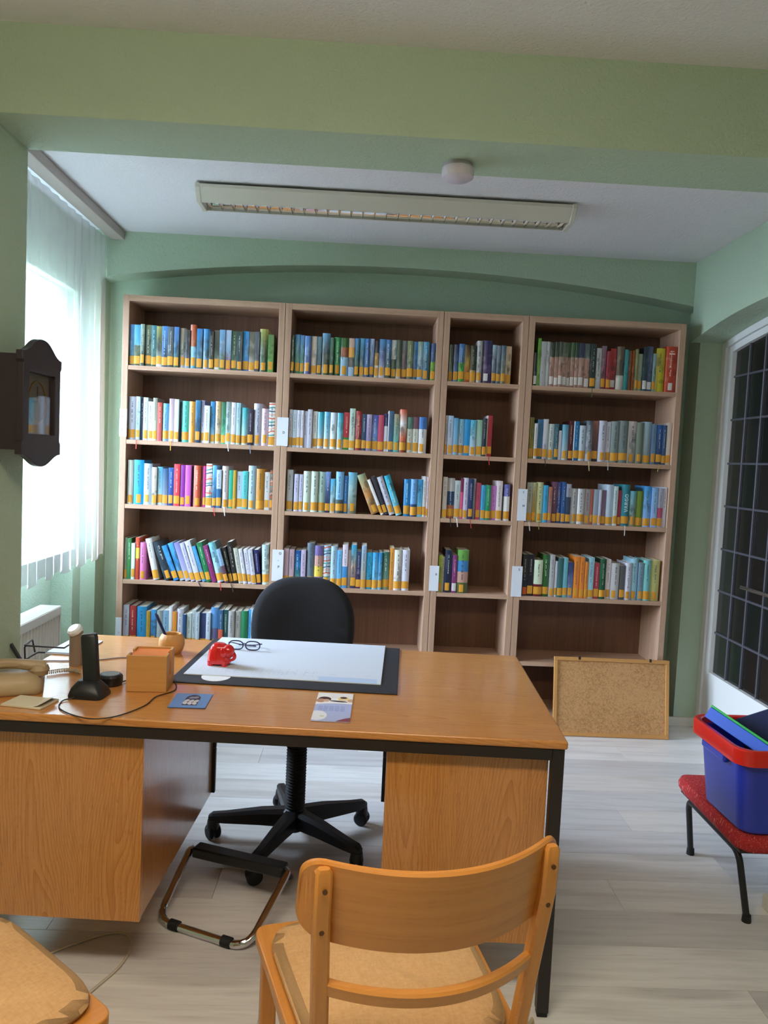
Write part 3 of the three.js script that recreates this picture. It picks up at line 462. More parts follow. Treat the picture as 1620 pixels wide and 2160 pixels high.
      const sg = new THREE.BufferGeometry(); sg.setAttribute('position', new THREE.Float32BufferAttribute(pos, 3)); sg.setIndex(ix); sg.computeVertexNormals();
      obj('spine_sticker', sg, sticker[kind], t);
    }
    if (b.rib) {
      const m = ribbons[b.rib] ||= std(new THREE.Color(css(hex(b.rib))), 0.6), q = rng(k), dx = (q() - 0.5) * 0.012, L = 0.034 + 0.016 * q(), rw = 0.0022, edge = -zs + 0.0025, ribPts = [[0, 0.003, -0.004], [dx * 0.2, 0.0012, edge], [dx * 0.5, -0.012, edge + 0.0015], [dx, -0.024, edge + 0.0005], [dx * 1.6, -L, edge + 0.001]];
      const pos = [], ix = []; ribPts.forEach(([x, y, z], i) => { pos.push(x - rw, y, z, x + rw, y, z); if (i) { const A = 2 * i - 2; ix.push(A, A + 2, A + 1, A + 1, A + 2, A + 3); } });
      const rg = new THREE.BufferGeometry(); rg.setAttribute('position', new THREE.Float32BufferAttribute(pos, 3)); rg.setIndex(ix); rg.computeVertexNormals(); m.side = THREE.DoubleSide;
      obj('ribbon', rg, m, t);
    }
    t.rotation.z = b.a;
    if (b.a) { const lx = b.x, c = Math.cos(b.a), s = Math.sin(b.a); t.position.set(lx + (w / 2) * c, SHELF[b.s] + 0.0004 + (w / 2) * s, zs); } else t.position.set(b.x + b.w / 2, SHELF[b.s] + 0.0004, zs);
  });
}
// ---- letter cards on the uprights
function letterCard(x0, x1, y0, y1, letters, label) {
  const w = x1 - x0, h = y1 - y0;
  const tx = canvasTex(96, Math.round(96 * h / w), (c, W, H) => { c.fillStyle = '#dfe3ec'; c.fillRect(0, 0, W, H); c.fillStyle = '#3a3d48'; for (const [s, fx, fy] of letters) { c.font = 'bold 30px sans-serif'; c.fillText(s, W * fx - 10, H * fy + 10); } });
  const t = thing('letter_card', label, 'label', [x0, y0, 0.0005], 0, 'letter cards on the bookcase uprights');
  obj('card', bx(0, w, 0, h, 0, 0.0012), std(0xdfe3ec, 0.5), t);
  const g = new THREE.PlaneGeometry(w, h); g.translate(w / 2, h / 2, 0.0014); obj('print', g, std(0xffffff, 0.5, { map: tx }), t);
}
letterCard(-0.003, 0.033, 1.421, 1.559, [['A', 0.4, 0.27], ['-', 0.35, 0.52], ['B', 0.38, 0.75]], 'white letter card reading A to B on the upright by the curtain');
letterCard(0.783, 0.840, 1.412, 1.555, [['D', 0.6, 0.53]], 'white letter card with one letter D beside the second shelf');
letterCard(0.784, 0.841, 0.724, 0.885, [['O', 0.68, 0.12], ['-', 0.6, 0.34], ['P', 0.6, 0.55]], 'white letter card reading O to P above the office chair');
letterCard(1.590, 1.638, 0.707, 0.837, [['R', 0.72, 0.34]], 'white letter card with letter R on the narrow bookcase');
letterCard(2.023, 2.069, 1.088, 1.251, [['I', 0.62, 0.1], ['-', 0.6, 0.32], ['M', 0.62, 0.53]], 'white letter card reading I to M beside the third shelf');
letterCard(2.014, 2.068, 0.695, 0.853, [['S', 0.7, 0.11]], 'white letter card with letter S beside the fourth shelf');
letterCard(0.002, 0.032, 0.345, 0.503, [['T', 0.6, 0.5]], 'white letter card low on the upright, just above the desk edge');
// ---- cork board leaning on the last bookcase
{
  const t = thing('cork_board', 'framed cork pinboard standing on the floor against the bookcase', 'pinboard', [2.555, 0.002, 0.084]); t.rotation.x = -Math.atan2(0.058, 0.39);
  const w = 0.6, h = 0.4, f = 0.018;
  obj('cork_panel', bx(-w / 2 + f * 0.6, w / 2 - f * 0.6, f * 0.6, h - f * 0.6, -0.010, -0.005, 0, 'x'), M.cork, t);
  obj('frame_rail', bx(-w / 2, w / 2, 0, f, -0.013, 0.002, 0.002, 'x'), M.noteWood, t); obj('frame_rail', bx(-w / 2, w / 2, h - f, h, -0.013, 0.002, 0.002, 'x'), M.noteWood, t);
  obj('frame_stile', bx(-w / 2, -w / 2 + f, f, h - f, -0.013, 0.002, 0.002, 'y'), M.noteWood, t); obj('frame_stile', bx(w / 2 - f, w / 2, f, h - f, -0.013, 0.002, 0.002, 'y'), M.noteWood, t);
  for (const x of [-0.17, 0.2]) obj('hanger', bx(x - 0.006, x + 0.006, h - 0.012, h + 0.004, -0.003, 0.003, 0.001), M.frame, t);
}

// ================================================================ desk
const TOP = 0.7054;
{
  const t = thing('desk', 'oak laminate double pedestal desk with black steel frame', 'desk', [1.7496, 0, 2.1234], -0.0468), W = 1.5085, D = 0.8373;
  obj('desk_top', bx(-W, 0, 0.6844, TOP, -D, 0, 0.006, 'x'), M.oak, t);
  for (const [x, z] of [[-0.036, -0.036], [-W + 0.006, -0.036], [-0.036, -D + 0.006], [-W + 0.006, -D + 0.006]]) { const l = obj('leg', bx(x, x + 0.03, 0.012, 0.6844, z, z + 0.03, 0.002), M.frame, t); obj('foot', bx(x + 0.002, x + 0.028, 0, 0.012, z + 0.002, z + 0.028, 0.002), M.darkRubber, l); }
  obj('rail', bx(-W + 0.036, -0.036, 0.655, 0.6843, -0.036, -0.006, 0.002), M.frame, t); obj('rail', bx(-W + 0.036, -0.036, 0.655, 0.6843, -D + 0.006, -D + 0.036, 0.002), M.frame, t);
  obj('rail', bx(-0.036, -0.006, 0.655, 0.6843, -D + 0.036, -0.036, 0.002), M.frame, t); obj('rail', bx(-W + 0.006, -W + 0.036, 0.655, 0.6843, -D + 0.036, -0.036, 0.002), M.frame, t);
  const lap = phys(0xffffff, 0.26, { map: T.oak, clearcoat: 0.5, clearcoatRoughness: 0.12 });
  for (const [x0, x1, inner] of [[-0.437, -0.039, -1], [-W + 0.039, -1.045, 1]]) {
    const y0 = 0.172, y1 = 0.6545, zf = -0.038, zb = -0.792, p = obj('pedestal', [bx(x0, x1, y0, y1, zb, zf - 0.016, 0.001, 'y')], lap, t);
    obj('front_panel', bx(x0 - 0.001, x1 + 0.001, y0 - 0.004, y1, zf - 0.016, zf, 0.001, 'y'), M.oak, p);
    for (let k = 0; k < 3; k++) { const a = y0 + k * 0.161, dr = obj('drawer', bx(x0, x1, a + 0.001, a + 0.159, zb - 0.018, zb - 0.001, 0.002, 'x'), M.oak, p); obj('grip', bx(inner > 0 ? x1 - 0.004 : x0 - 0.012, inner > 0 ? x1 + 0.012 : x0 + 0.004, a + 0.001, a + 0.159, zb - 0.02, zb - 0.004, 0.002), M.blackPlastic, dr); }
  }
}
// ---- on the desk
{
  const pad = thing('desk_pad', 'dark grey desk pad on the oak desk', 'desk pad', [1.038, TOP + 0.0005, 1.513], -0.06);
  obj('mat', bx(-0.327, 0.327, 0, 0.004, -0.268, 0.268, 0.0018), std(0x27272e, 0.6), pad);
  const cal = canvasTex(1024, 840, (c, W, H) => {
    c.fillStyle = '#e9ebf0'; c.fillRect(0, 0, W, H);
    c.fillStyle = '#cddcf2'; c.fillRect(W * 0.68, H * 0.9, W * 0.3, H * 0.1);
    const r = rng(3); c.strokeStyle = 'rgba(150,156,170,0.45)'; c.lineWidth = 1.2;
    for (let k = 0; k < 14; k++) { const x = W * (0.06 + 0.045 * k); c.beginPath(); c.moveTo(x, H * 0.78); c.lineTo(x, H * 0.93); c.stroke(); }
    c.fillStyle = 'rgba(120,126,142,0.5)'; for (let k = 0; k < 90; k++) c.fillRect(W * (0.06 + 0.62 * r()), H * (0.78 + 0.14 * r()), 3 + 12 * r(), 2);
    for (const x of [0.5, 0.6, 0.72, 0.9]) for (let k = 0; k < 6; k++) c.fillRect(W * x + k * 9, H * 0.84, 6, 3);
  });
  const paper = thing('calendar_pad', 'large white calendar sheet lying on the dark desk pad', 'calendar', [1.028, TOP + 0.0046, 1.470], -0.058);
  obj('sheets', bx(-0.29, 0.29, 0, 0.003, -0.237, 0.237, 0.0008), M.paper, paper);
  const g = new THREE.PlaneGeometry(0.578, 0.472); g.rotateX(-Math.PI / 2); g.translate(0, 0.0032, 0); obj('printed_sheet', g, std(0xd8dce2, 0.8, { map: cal }), paper);
  const ov = thing('coaster', 'white round coaster peeping out under the calendar sheet', 'coaster', [0.822, TOP + 0.0045, 1.700]);
  obj('disc', (() => { const q = cyl(0.042, 0.042, 0.0009, 0, 0, 0, 36); q.scale(1, 1, 1.12); return q; })(), std(0xe2e2e4, 0.6), ov);
}
{ // blue postcard with a small white print
  const tx = canvasTex(384, 460, (c, W, H) => {
    c.fillStyle = '#6a96da'; c.fillRect(0, 0, W, H); c.strokeStyle = '#25254a'; c.fillStyle = '#2c2c52'; c.beginPath(); c.ellipse(W * 0.53, H * 0.36, W * 0.2, H * 0.26, 0, Math.PI, 0); c.fill(); c.fillRect(W * 0.33, H * 0.36, W * 0.4, H * 0.48);
    c.fillStyle = '#d9d6e2'; for (const [x, y, w, h] of [[0.4, 0.58, 0.062, 0.2], [0.53, 0.6, 0.062, 0.2], [0.66, 0.6, 0.062, 0.2]]) { c.beginPath(); c.ellipse(W * x, H * (y - 0.06), W * w, H * 0.1, 0.2, 0, 7); c.fill(); c.beginPath(); c.ellipse(W * (x - 0.02), H * (y + 0.1), W * w, H * 0.1, -0.2, 0, 7); c.fill(); }
    c.fillStyle = '#8f8ca6'; c.beginPath(); c.ellipse(W * 0.48, H * 0.3, W * 0.07, H * 0.07, 0.4, 0, 7); c.fill(); c.beginPath(); c.ellipse(W * 0.6, H * 0.28, W * 0.07, H * 0.08, 0.4, 0, 7); c.fill();
  });
  const t = thing('postcard', 'blue postcard with white print on the front edge of the desk', 'card', [0.797, TOP + 0.0006, 1.921], 0.02);
  obj('card', bx(-0.048, 0.048, 0, 0.002, -0.059, 0.059, 0.0008), std(0x41639c, 0.5), t);
  const g = new THREE.PlaneGeometry(0.0955, 0.1175); g.rotateX(-Math.PI / 2); g.translate(0, 0.0022, 0); obj('print', g, std(0xffffff, 0.45, { map: tx }), t);
}
{ // leaflet
  const tx = canvasTex(320, 760, (c, W, H) => {
    c.fillStyle = '#efe9e4'; c.fillRect(0, 0, W, H); c.fillStyle = '#e6e0dc'; c.fillRect(0, 0, W, H * 0.2);
    const blob = (x, y, a, b, col, r = 0) => { c.fillStyle = col; c.beginPath(); c.ellipse(W * x, H * y, W * a, H * b, r, 0, 7); c.fill(); };
    blob(0.22, 0.24, 0.18, 0.09, '#4a2c24'); blob(0.12, 0.3, 0.13, 0.07, '#b98a70'); blob(0.28, 0.29, 0.09, 0.05, '#d4a890'); blob(0.74, 0.21, 0.15, 0.08, '#e2c878'); blob(0.74, 0.17, 0.1, 0.035, '#3c2a20'); blob(0.76, 0.25, 0.08, 0.04, '#e8c4a4'); blob(0.62, 0.31, 0.25, 0.025, '#3a3a42', 0.15); blob(0.95, 0.27, 0.09, 0.06, '#caa080');
    c.fillStyle = '#aeb6dc'; c.beginPath(); c.moveTo(0, H * 0.44); c.quadraticCurveTo(W * 0.5, H * 0.36, W, H * 0.4); c.lineTo(W, H); c.lineTo(0, H); c.fill(); c.fillStyle = '#e7e6ee'; c.beginPath(); c.ellipse(W * 0.12, H * 0.82, W * 0.26, H * 0.16, 0, 0, 7); c.fill();
    c.fillStyle = '#7f8cc4'; for (let k = 0; k < 4; k++) for (let m = 0; m < 5; m++) c.fillRect(W * (0.1 + 0.15 * m), H * (0.5 + 0.045 * k), W * 0.12, H * 0.018);
    c.fillStyle = '#8a4450'; c.beginPath(); c.moveTo(W * 0.62, H); c.quadraticCurveTo(W * 0.8, H * 0.9, W, H * 0.86); c.lineTo(W, H); c.fill(); blob(0.25, 0.84, 0.06, 0.02, '#c8cf98');
  });
  const t = thing('leaflet', 'folded leaflet with two faces and lilac panel beside the desk pad', 'leaflet', [1.173, TOP + 0.0006, 1.926], -0.03);
  obj('paper', bx(-0.049, 0.049, 0, 0.0016, -0.118, 0.118, 0.0006), std(0xb8bcd4, 0.5), t);
  const g = new THREE.PlaneGeometry(0.0975, 0.2345); g.rotateX(-Math.PI / 2); g.translate(0, 0.0018, 0); obj('print', g, std(0xffffff, 0.4, { map: tx }), t);
}
{ // note box
  const t = thing('note_box', 'open wooden note box holding orange slips, beside the desk pad', 'box', [0.659, TOP + 0.0005, 1.803], 0.05), w = 0.054, h = 0.1, k = 0.007;
  obj('bottom', bx(-w + k, w - k, 0, k, -w + k, w - k, 0, 'x'), M.noteWood, t);
  obj('front_wall', bx(-w, w, 0, h, w - k, w, 0.0015, 'x'), M.noteWood, t); obj('rear_wall', bx(-w, w, 0, h, -w, -w + k, 0.0015, 'x'), M.noteWood, t);
  for (const s of [-1, 1]) obj('side_wall', [bx(s > 0 ? w - k : -w, s > 0 ? w : -w + k, 0, h, -w + k, -0.016, 0.001, 'y'), bx(s > 0 ? w - k : -w, s > 0 ? w : -w + k, 0, h, 0.016, w - k, 0.001, 'y'), bx(s > 0 ? w - k : -w, s > 0 ? w : -w + k, 0, 0.03, -0.016, 0.016, 0.001, 'y')], M.noteWood, t);
  const n = thing('note_slips', 'stack of orange paper slips inside the wooden note box', 'paper', [0.659, TOP + 0.008, 1.803], 0.05);
  obj('slips', bx(-0.046, 0.046, 0, 0.088, -0.046, 0.03, 0.001), std(0xe8802a, 0.7), n); n.rotation.z = 0;
}
{ // turned wooden pen pot and pen
  const t = thing('pen_pot', 'round turned wooden pen pot behind the note box', 'pen pot', [0.627, TOP + 0.0005, 1.432]);
  obj('bowl', lathe([[0, 0], [0.028, 0], [0.036, 0.01], [0.0415, 0.028], [0.0405, 0.046], [0.034, 0.06], [0.029, 0.064], [0.025, 0.062], [0.026, 0.05], [0.028, 0.02], [0, 0.012]], 40), std(0xffffff, 0.55, { map: T.noteWood }), t);
  const p = thing('pen', 'dark blue ballpoint pen leaning in the wooden pot', 'pen', [0.63, TOP + 0.017, 1.445]); p.rotation.z = 0.47; p.rotation.x = -0.08;
  obj('barrel', [lathe([[0, 0], [0.0015, 0.004], [0.0045, 0.02], [0.0045, 0.105], [0.004, 0.12], [0.002, 0.126], [0, 0.126]], 14)], std(0x1c2660, 0.3), p);
  obj('clip', bx(0.0042, 0.006, 0.085, 0.12, -0.0018, 0.0018, 0.0006), M.steel, p);
}
{ // red elephant figure
  const t = thing('elephant_figure', 'small glossy red plastic elephant on the calendar sheet', 'figurine', [0.815, TOP + 0.0078, 1.578], -0.1);
  const rings = [], N = 28;                        // barrel of the body: domed back, open arch between the feet is cut by the feet below
  for (let j = 0; j <= 12; j++) { const a = j / 12, y = 0.007 + 0.062 * Math.sin(a * Math.PI / 2), s = Math.cos(a * Math.PI / 2) ** 0.62; const r = []; for (let k = 0; k < N; k++) { const f = k / N * Math.PI * 2; r.push(V(-0.007 + Math.cos(f) * (0.036 * s + 0.0008), y, -Math.sin(f) * (0.026 * s + 0.0008))); } rings.push(r); }
  obj('body', skin(rings, { crease: 1.2 }), M.redGloss, t);
  for (const [x, z] of [[-0.029, 0.014], [-0.029, -0.014], [0.013, 0.015], [0.013, -0.015]]) obj('foot', lathe([[0, 0], [0.0105, 0], [0.0105, 0.016], [0, 0.018]], 16).translate(x, 0, z), M.redGloss, t);
  const head = new THREE.SphereGeometry(0.022, 20, 16); head.scale(0.9, 1.0, 0.9); head.translate(0.021, 0.043, 0.004); obj('head', head, M.redGloss, t);
  const pts = []; for (let k = 0; k <= 14; k++) { const a = k / 14; pts.push(V(0.034 + 0.008 * Math.sin(a * 4.2), 0.04 - 0.036 * a + 0.012 * a * a * a, 0.004 + 0.004 * a)); }
  obj('trunk', sweepRound(pts, (a) => 0.0075 - 0.0045 * a, 10), M.redGloss, t);
  const ear = new THREE.SphereGeometry(0.013, 14, 10); ear.scale(0.8, 1.15, 0.25); for (const s of [1, -1]) { const e = ear.clone(); e.translate(0.012, 0.044, s * 0.0215 + (s > 0 ? 0.003 : -0.001)); obj('ear', e, M.redGloss, t); }
}
{ // reading glasses
  const t = thing('glasses', 'dark blue framed reading glasses lying on the calendar sheet', 'glasses', [0.858, TOP + 0.0079, 1.372], -0.06), m = std(0x18204a, 0.3);
  for (const s of [-1, 1]) {
    const pts = []; for (let k = 0; k < 28; k++) { const a = k / 28 * Math.PI * 2; pts.push([s * 0.028 + Math.sign(Math.cos(a)) * Math.abs(Math.cos(a)) ** 0.75 * 0.0235, 0.0165 + Math.sign(Math.sin(a)) * Math.abs(Math.sin(a)) ** 0.8 * 0.0145, 0.02]); }
    obj('rim', tube(pts, 0.0021, 48, 6, true), m, t);
    obj('temple', tube([[s * 0.052, 0.024, 0.02], [s * 0.052, 0.02, 0.012], [s * 0.05, 0.014, -0.02], [s * 0.022, 0.006, -0.032], [-s * 0.03, 0.003, -0.034 - 0.004 * s]], 0.0019, 30, 6), m, t);
    const l = new THREE.CircleGeometry(0.0225, 28); l.scale(1, 0.62, 1); l.translate(s * 0.028, 0.0165, 0.02); obj('lens', l, phys(0xffffff, 0.02, { transmission: 1, thickness: 0, side: THREE.DoubleSide }), t);
  }
  obj('bridge', tube([[-0.0055, 0.02, 0.02], [0, 0.024, 0.0215], [0.0055, 0.02, 0.02]], 0.0016, 10, 6), m, t);
  }
{ // cordless phone in its cradle
  const b = thing('phone_cradle', 'black charging cradle under the cordless phone', 'phone cradle', [0.527, TOP + 0.0005, 1.905], -0.1);
  const rings = [[0.092, 0.078, 0.016, 0], [0.094, 0.08, 0.018, 0.006], [0.084, 0.07, 0.02, 0.022], [0.064, 0.05, 0.018, 0.036], [0.052, 0.036, 0.012, 0.042]].map(([w, d, r, y]) => rrect(w, d, r, y, -0.002 * y / 0.04, 0, 5)); obj('shell', skin(rings, { crease: 0.8 }), M.blackPlastic, b);
  const h = thing('cordless_phone', 'slim black cordless phone standing upright in its cradle', 'phone', [0.531, TOP + 0.036, 1.903], -0.1); h.rotation.z = 0.13; h.rotation.x = -0.16;
  const hr = [[0.04, 0.02, 0.006, 0], [0.043, 0.023, 0.009, 0.006], [0.043, 0.024, 0.009, 0.118], [0.04, 0.021, 0.009, 0.126], [0.03, 0.013, 0.006, 0.129]].map(([w, d, r, y]) => rrect(w, d, r, y, 0, 0, 5)); obj('handset', skin(hr, { crease: 0.8 }), M.blackPlastic, h);
  obj('top_cap', skin([rrect(0.0405, 0.0215, 0.009, 0.1265), rrect(0.031, 0.014, 0.006, 0.1296)], { crease: 0.8 }), std(0x77777e, 0.3), h);
  const p = thing('charger_puck', 'small round black speaker puck behind the cordless phone', 'puck', [0.548, TOP + 0.0005, 1.800]);
  obj('body', lathe([[0, 0], [0.03, 0], [0.033, 0.006], [0.033, 0.024], [0.028, 0.03], [0, 0.03]], 32), M.blackPlastic, p); obj('lid', cyl(0.024, 0.024, 0.001, 0, 0.03, 0, 28), std(0x6a6a72, 0.3), p);
}
{ // taupe tube with white slanted cap
  const t = thing('dispenser_tube', 'taupe tube with white slanted cap behind the cordless phone', 'dispenser', [0.386, TOP + 0.0005, 1.618]);
  const rings = [[0.019, 0], [0.0195, 0.004], [0.0195, 0.1]].map(([r, y], i) => { const q = []; for (let k = 0; k < 28; k++) { const a = -k / 28 * Math.PI * 2; q.push(V(Math.cos(a) * r, y + (i === 2 ? Math.cos(a) * 0.006 : 0), Math.sin(a) * r)); } return q; }); obj('tube_body', skin(rings), std(0x8c7a6a, 0.55), t);
  const c = lathe([[0, 0], [0.021, 0], [0.0225, 0.004], [0.0215, 0.012], [0.016, 0.017], [0, 0.018]], 28); c.rotateZ(0.35); c.rotateX(0.5); c.translate(0.0, 0.102, 0.004); obj('cap', c, std(0xe8ecf0, 0.3), t);
}
{ // desk telephone, seen from behind: the high end of the wedge towards the visitor
  const t = thing('desk_telephone', 'beige corded desk telephone near the wall end of the desk', 'telephone', [0.29, TOP + 0.0005, 1.862], 0.35), m = std(0xb09a78, 0.5), m2 = std(0xa38c6c, 0.5);
  const ringsT = [[0.176, 0.176, 0.02, 0, 0], [0.186, 0.186, 0.026, 0.006, 0], [0.184, 0.182, 0.03, 0.018, 0.004], [0.172, 0.15, 0.034, 0.034, 0.018], [0.15, 0.1, 0.034, 0.046, 0.036], [0.11, 0.05, 0.02, 0.051, 0.044]].map(([w, d, r, y, cz]) => rrect(w, d, r, y, 0, cz, 6));
  obj('base', skin(ringsT, { crease: 0.9 }), m, t);
  const hs = []; for (let k = 0; k <= 22; k++) { const a = k / 22; hs.push(V(-0.095 + 0.19 * a, 0.058 + 0.016 * Math.sin(a * Math.PI), 0.034)); }
  const hset = obj('handset', sweepRound(hs, (a) => 0.0135 + 0.0075 * Math.abs(2 * a - 1) ** 3, 14), m2, t);
  for (const x of [-0.082, 0.082]) { const e = lathe([[0, -0.016], [0.021, -0.014], [0.026, 0], [0.021, 0.012], [0, 0.015]], 22); e.translate(x, 0.055, 0.034); obj('ear_cup', e, m2, hset); }
  const key = new RoundedBoxGeometry(0.013, 0.005, 0.01, 2, 0.002); for (let j = 0; j < 4; j++) for (let i = 0; i < 3; i++) { const q = key.clone(); q.rotateX(-0.45); q.translate(-0.022 + i * 0.022, 0.0315 - j * 0.004, -0.03 - j * 0.0125); obj('key', q, std(0xcfc4aa, 0.5), t); }
  const cc = []; for (let k = 0; k <= 220; k++) { const a = k / 220, f = a * Math.PI * 2 * 22; cc.push(V(0.345 + 0.09 * a, TOP + 0.0075 + Math.sin(f) * 0.005, 1.735 - 0.035 * Math.sin(a * 2.6) + Math.cos(f) * 0.005)); }
  tag(obj('handset_cord', sweepRound(cc, 0.0014, 5), std(0xb4a68c, 0.5)), 'beige coiled telephone cord lying beside the telephone', 'cord');
}
{ // paper slips near the front, wire stand, cables
  const t = thing('note_pad', 'cream note pad lying under the telephone at the desk edge', 'note pad', [0.405, TOP + 0.0005, 1.985], -0.2);
  obj('sheets', bx(-0.055, 0.055, 0, 0.005, -0.04, 0.04, 0.001), std(0xd8cdb4, 0.85), t);
  const c = new THREE.BufferGeometry(), ps = [], ix = []; for (let k = 0; k <= 8; k++) { const a = k / 8, x = 0.02 + 0.036 * a, y = 0.0055 + 0.012 * a * a; ps.push(x, y, -0.038, x, y - 0.002, 0.036); if (k) { const A = 2 * k - 2; ix.push(A, A + 1, A + 2, A + 1, A + 3, A + 2); } } c.setAttribute('position', new THREE.Float32BufferAttribute(ps, 3)); c.setIndex(ix); c.computeVertexNormals();
  obj('curled_sheet', c, std(0xe0d8c6, 0.85, { side: THREE.DoubleSide }), t);
  const w = thing('wire_stand', 'dark wire letter stand at the wall end of the desk', 'letter stand', [0.222, TOP + 0.0005, 1.592]), m = std(0x2c2c30, 0.4);
  obj('wire', [pipe([[0.002, 0.004, 0], [0.0, 0.046, 0], [0.118, 0.043, -0.002]], 0.0026, 0.008, 8), pipe([[0.0, 0.046, -0.002], [-0.01, 0.046, -0.08], [-0.006, 0.003, -0.09]], 0.0026, 0.008, 8), pipe([[0.118, 0.043, -0.002], [0.118, 0.043, -0.08], [0.118, 0.003, -0.085]], 0.0026, 0.008, 8), pipe([[0.002, 0.003, 0], [0.004, 0.003, -0.09], [0.118, 0.003, -0.085]], 0.0026, 0.008, 8)], m, w);
  const pl = bx(-0.004, 0.004, 0, 0.062, -0.006, 0.006, 0.001); pl.rotateZ(0.55); pl.translate(-0.004, 0, 0.012); obj('prop', pl, m, w);
  const sh = thing('letter_sheets', 'white sheets of paper stacked by the wire stand', 'paper', [0.305, TOP + 0.0005, 1.42], -0.06); obj('sheets', bx(-0.05, 0.06, 0, 0.004, -0.10, 0.09, 0.001), M.paper, sh);
  const k = TOP + 0.0022;
  tag(obj('charger_cable', tube([[0.50, k + 0.004, 1.945], [0.477, k, 1.965], [0.50, k, 2.03], [0.582, k, 2.085], [0.643, k, 2.066], [0.69, k, 1.98], [0.70, k, 1.90], [0.735, k, 1.83], [0.70, k, 1.735], [0.62, k, 1.70], [0.575, k + 0.002, 1.785]], 0.0017, 110, 6)), 'thin dark charger cable looping over the front of the desk', 'cable').material = std(0x2a2420, 0.5);
  tag(obj('telephone_cable', tube([[0.29, k, 1.70], [0.283, k, 1.60], [0.34, k, 1.585], [0.43, k, 1.56], [0.5, k, 1.52], [0.6, k, 1.525], [0.58, k, 1.62]], 0.0019, 80, 6)), 'mauve telephone cable crossing the desk behind the cordless phone', 'cable').material = std(0x8a7a84, 0.5);
}
{ // wall clock on the stub wall
  const t = thing('wall_clock', 'dark wooden wall clock with glazed door on the green wall', 'clock', [0.1865, 1.345, 1.64]), wood = std(0x2a1e22, 0.42), w = 0.135;
  obj('case', bx(0, 0.078, 0.0, 0.265, -w + 0.012, w - 0.012, 0.002, 'y'), wood, t);
  const out = new THREE.Shape(); out.moveTo(-w, -0.01); out.lineTo(-w, 0.02); out.lineTo(-w + 0.008, 0.028); out.lineTo(-w + 0.008, 0.242); out.lineTo(-w, 0.25); out.lineTo(-w, 0.272); out.bezierCurveTo(-w * 0.55, 0.276, -w * 0.5, 0.318, 0, 0.318); out.bezierCurveTo(w * 0.5, 0.318, w * 0.55, 0.276, w, 0.272); out.lineTo(w, 0.25); out.lineTo(w - 0.008, 0.242); out.lineTo(w - 0.008, 0.028); out.lineTo(w, 0.02); out.lineTo(w, -0.01); out.bezierCurveTo(w * 0.6, -0.012, w * 0.4, -0.045, 0, -0.045); out.bezierCurveTo(-w * 0.4, -0.045, -w * 0.6, -0.012, -w, -0.01);
  const hole = new THREE.Path(); hole.moveTo(-0.095, 0.045); hole.lineTo(0.095, 0.045); hole.lineTo(0.095, 0.225); hole.lineTo(-0.095, 0.225); hole.lineTo(-0.095, 0.045); out.holes.push(hole);
  const g = extr(out, 0.016, { bevelEnabled: true, bevelSize: 0.002, bevelThickness: 0.002, bevelSegments: 2, curveSegments: 16 }); g.rotateY(Math.PI / 2); g.translate(0.079, 0, 0); const dr = obj('door', grain(g, 'y', false), wood, t);
  obj('dial_plate', bx(0.0785, 0.0795, 0.05, 0.22, -0.085, 0.085), std(0x6a6658, 0.6), t);
  const ring = new THREE.TorusGeometry(0.06, 0.003, 8, 40); ring.rotateY(Math.PI / 2); ring.translate(0.081, 0.14, 0); obj('dial_ring', ring, std(0x8a6c30, 0.35, { metalness: 0.8 }), t);
  obj('hand', [bx(0.081, 0.0822, 0.138, 0.185, -0.002, 0.002), bx(0.081, 0.0822, 0.138, 0.142, -0.002, 0.034)], M.frame, t);
  obj('pane', bx(0.087, 0.0885, 0.046, 0.224, -0.094, 0.094), phys(0xffffff, 0.04, { transmission: 1, thickness: 0, ior: 1.5 }), dr);
}

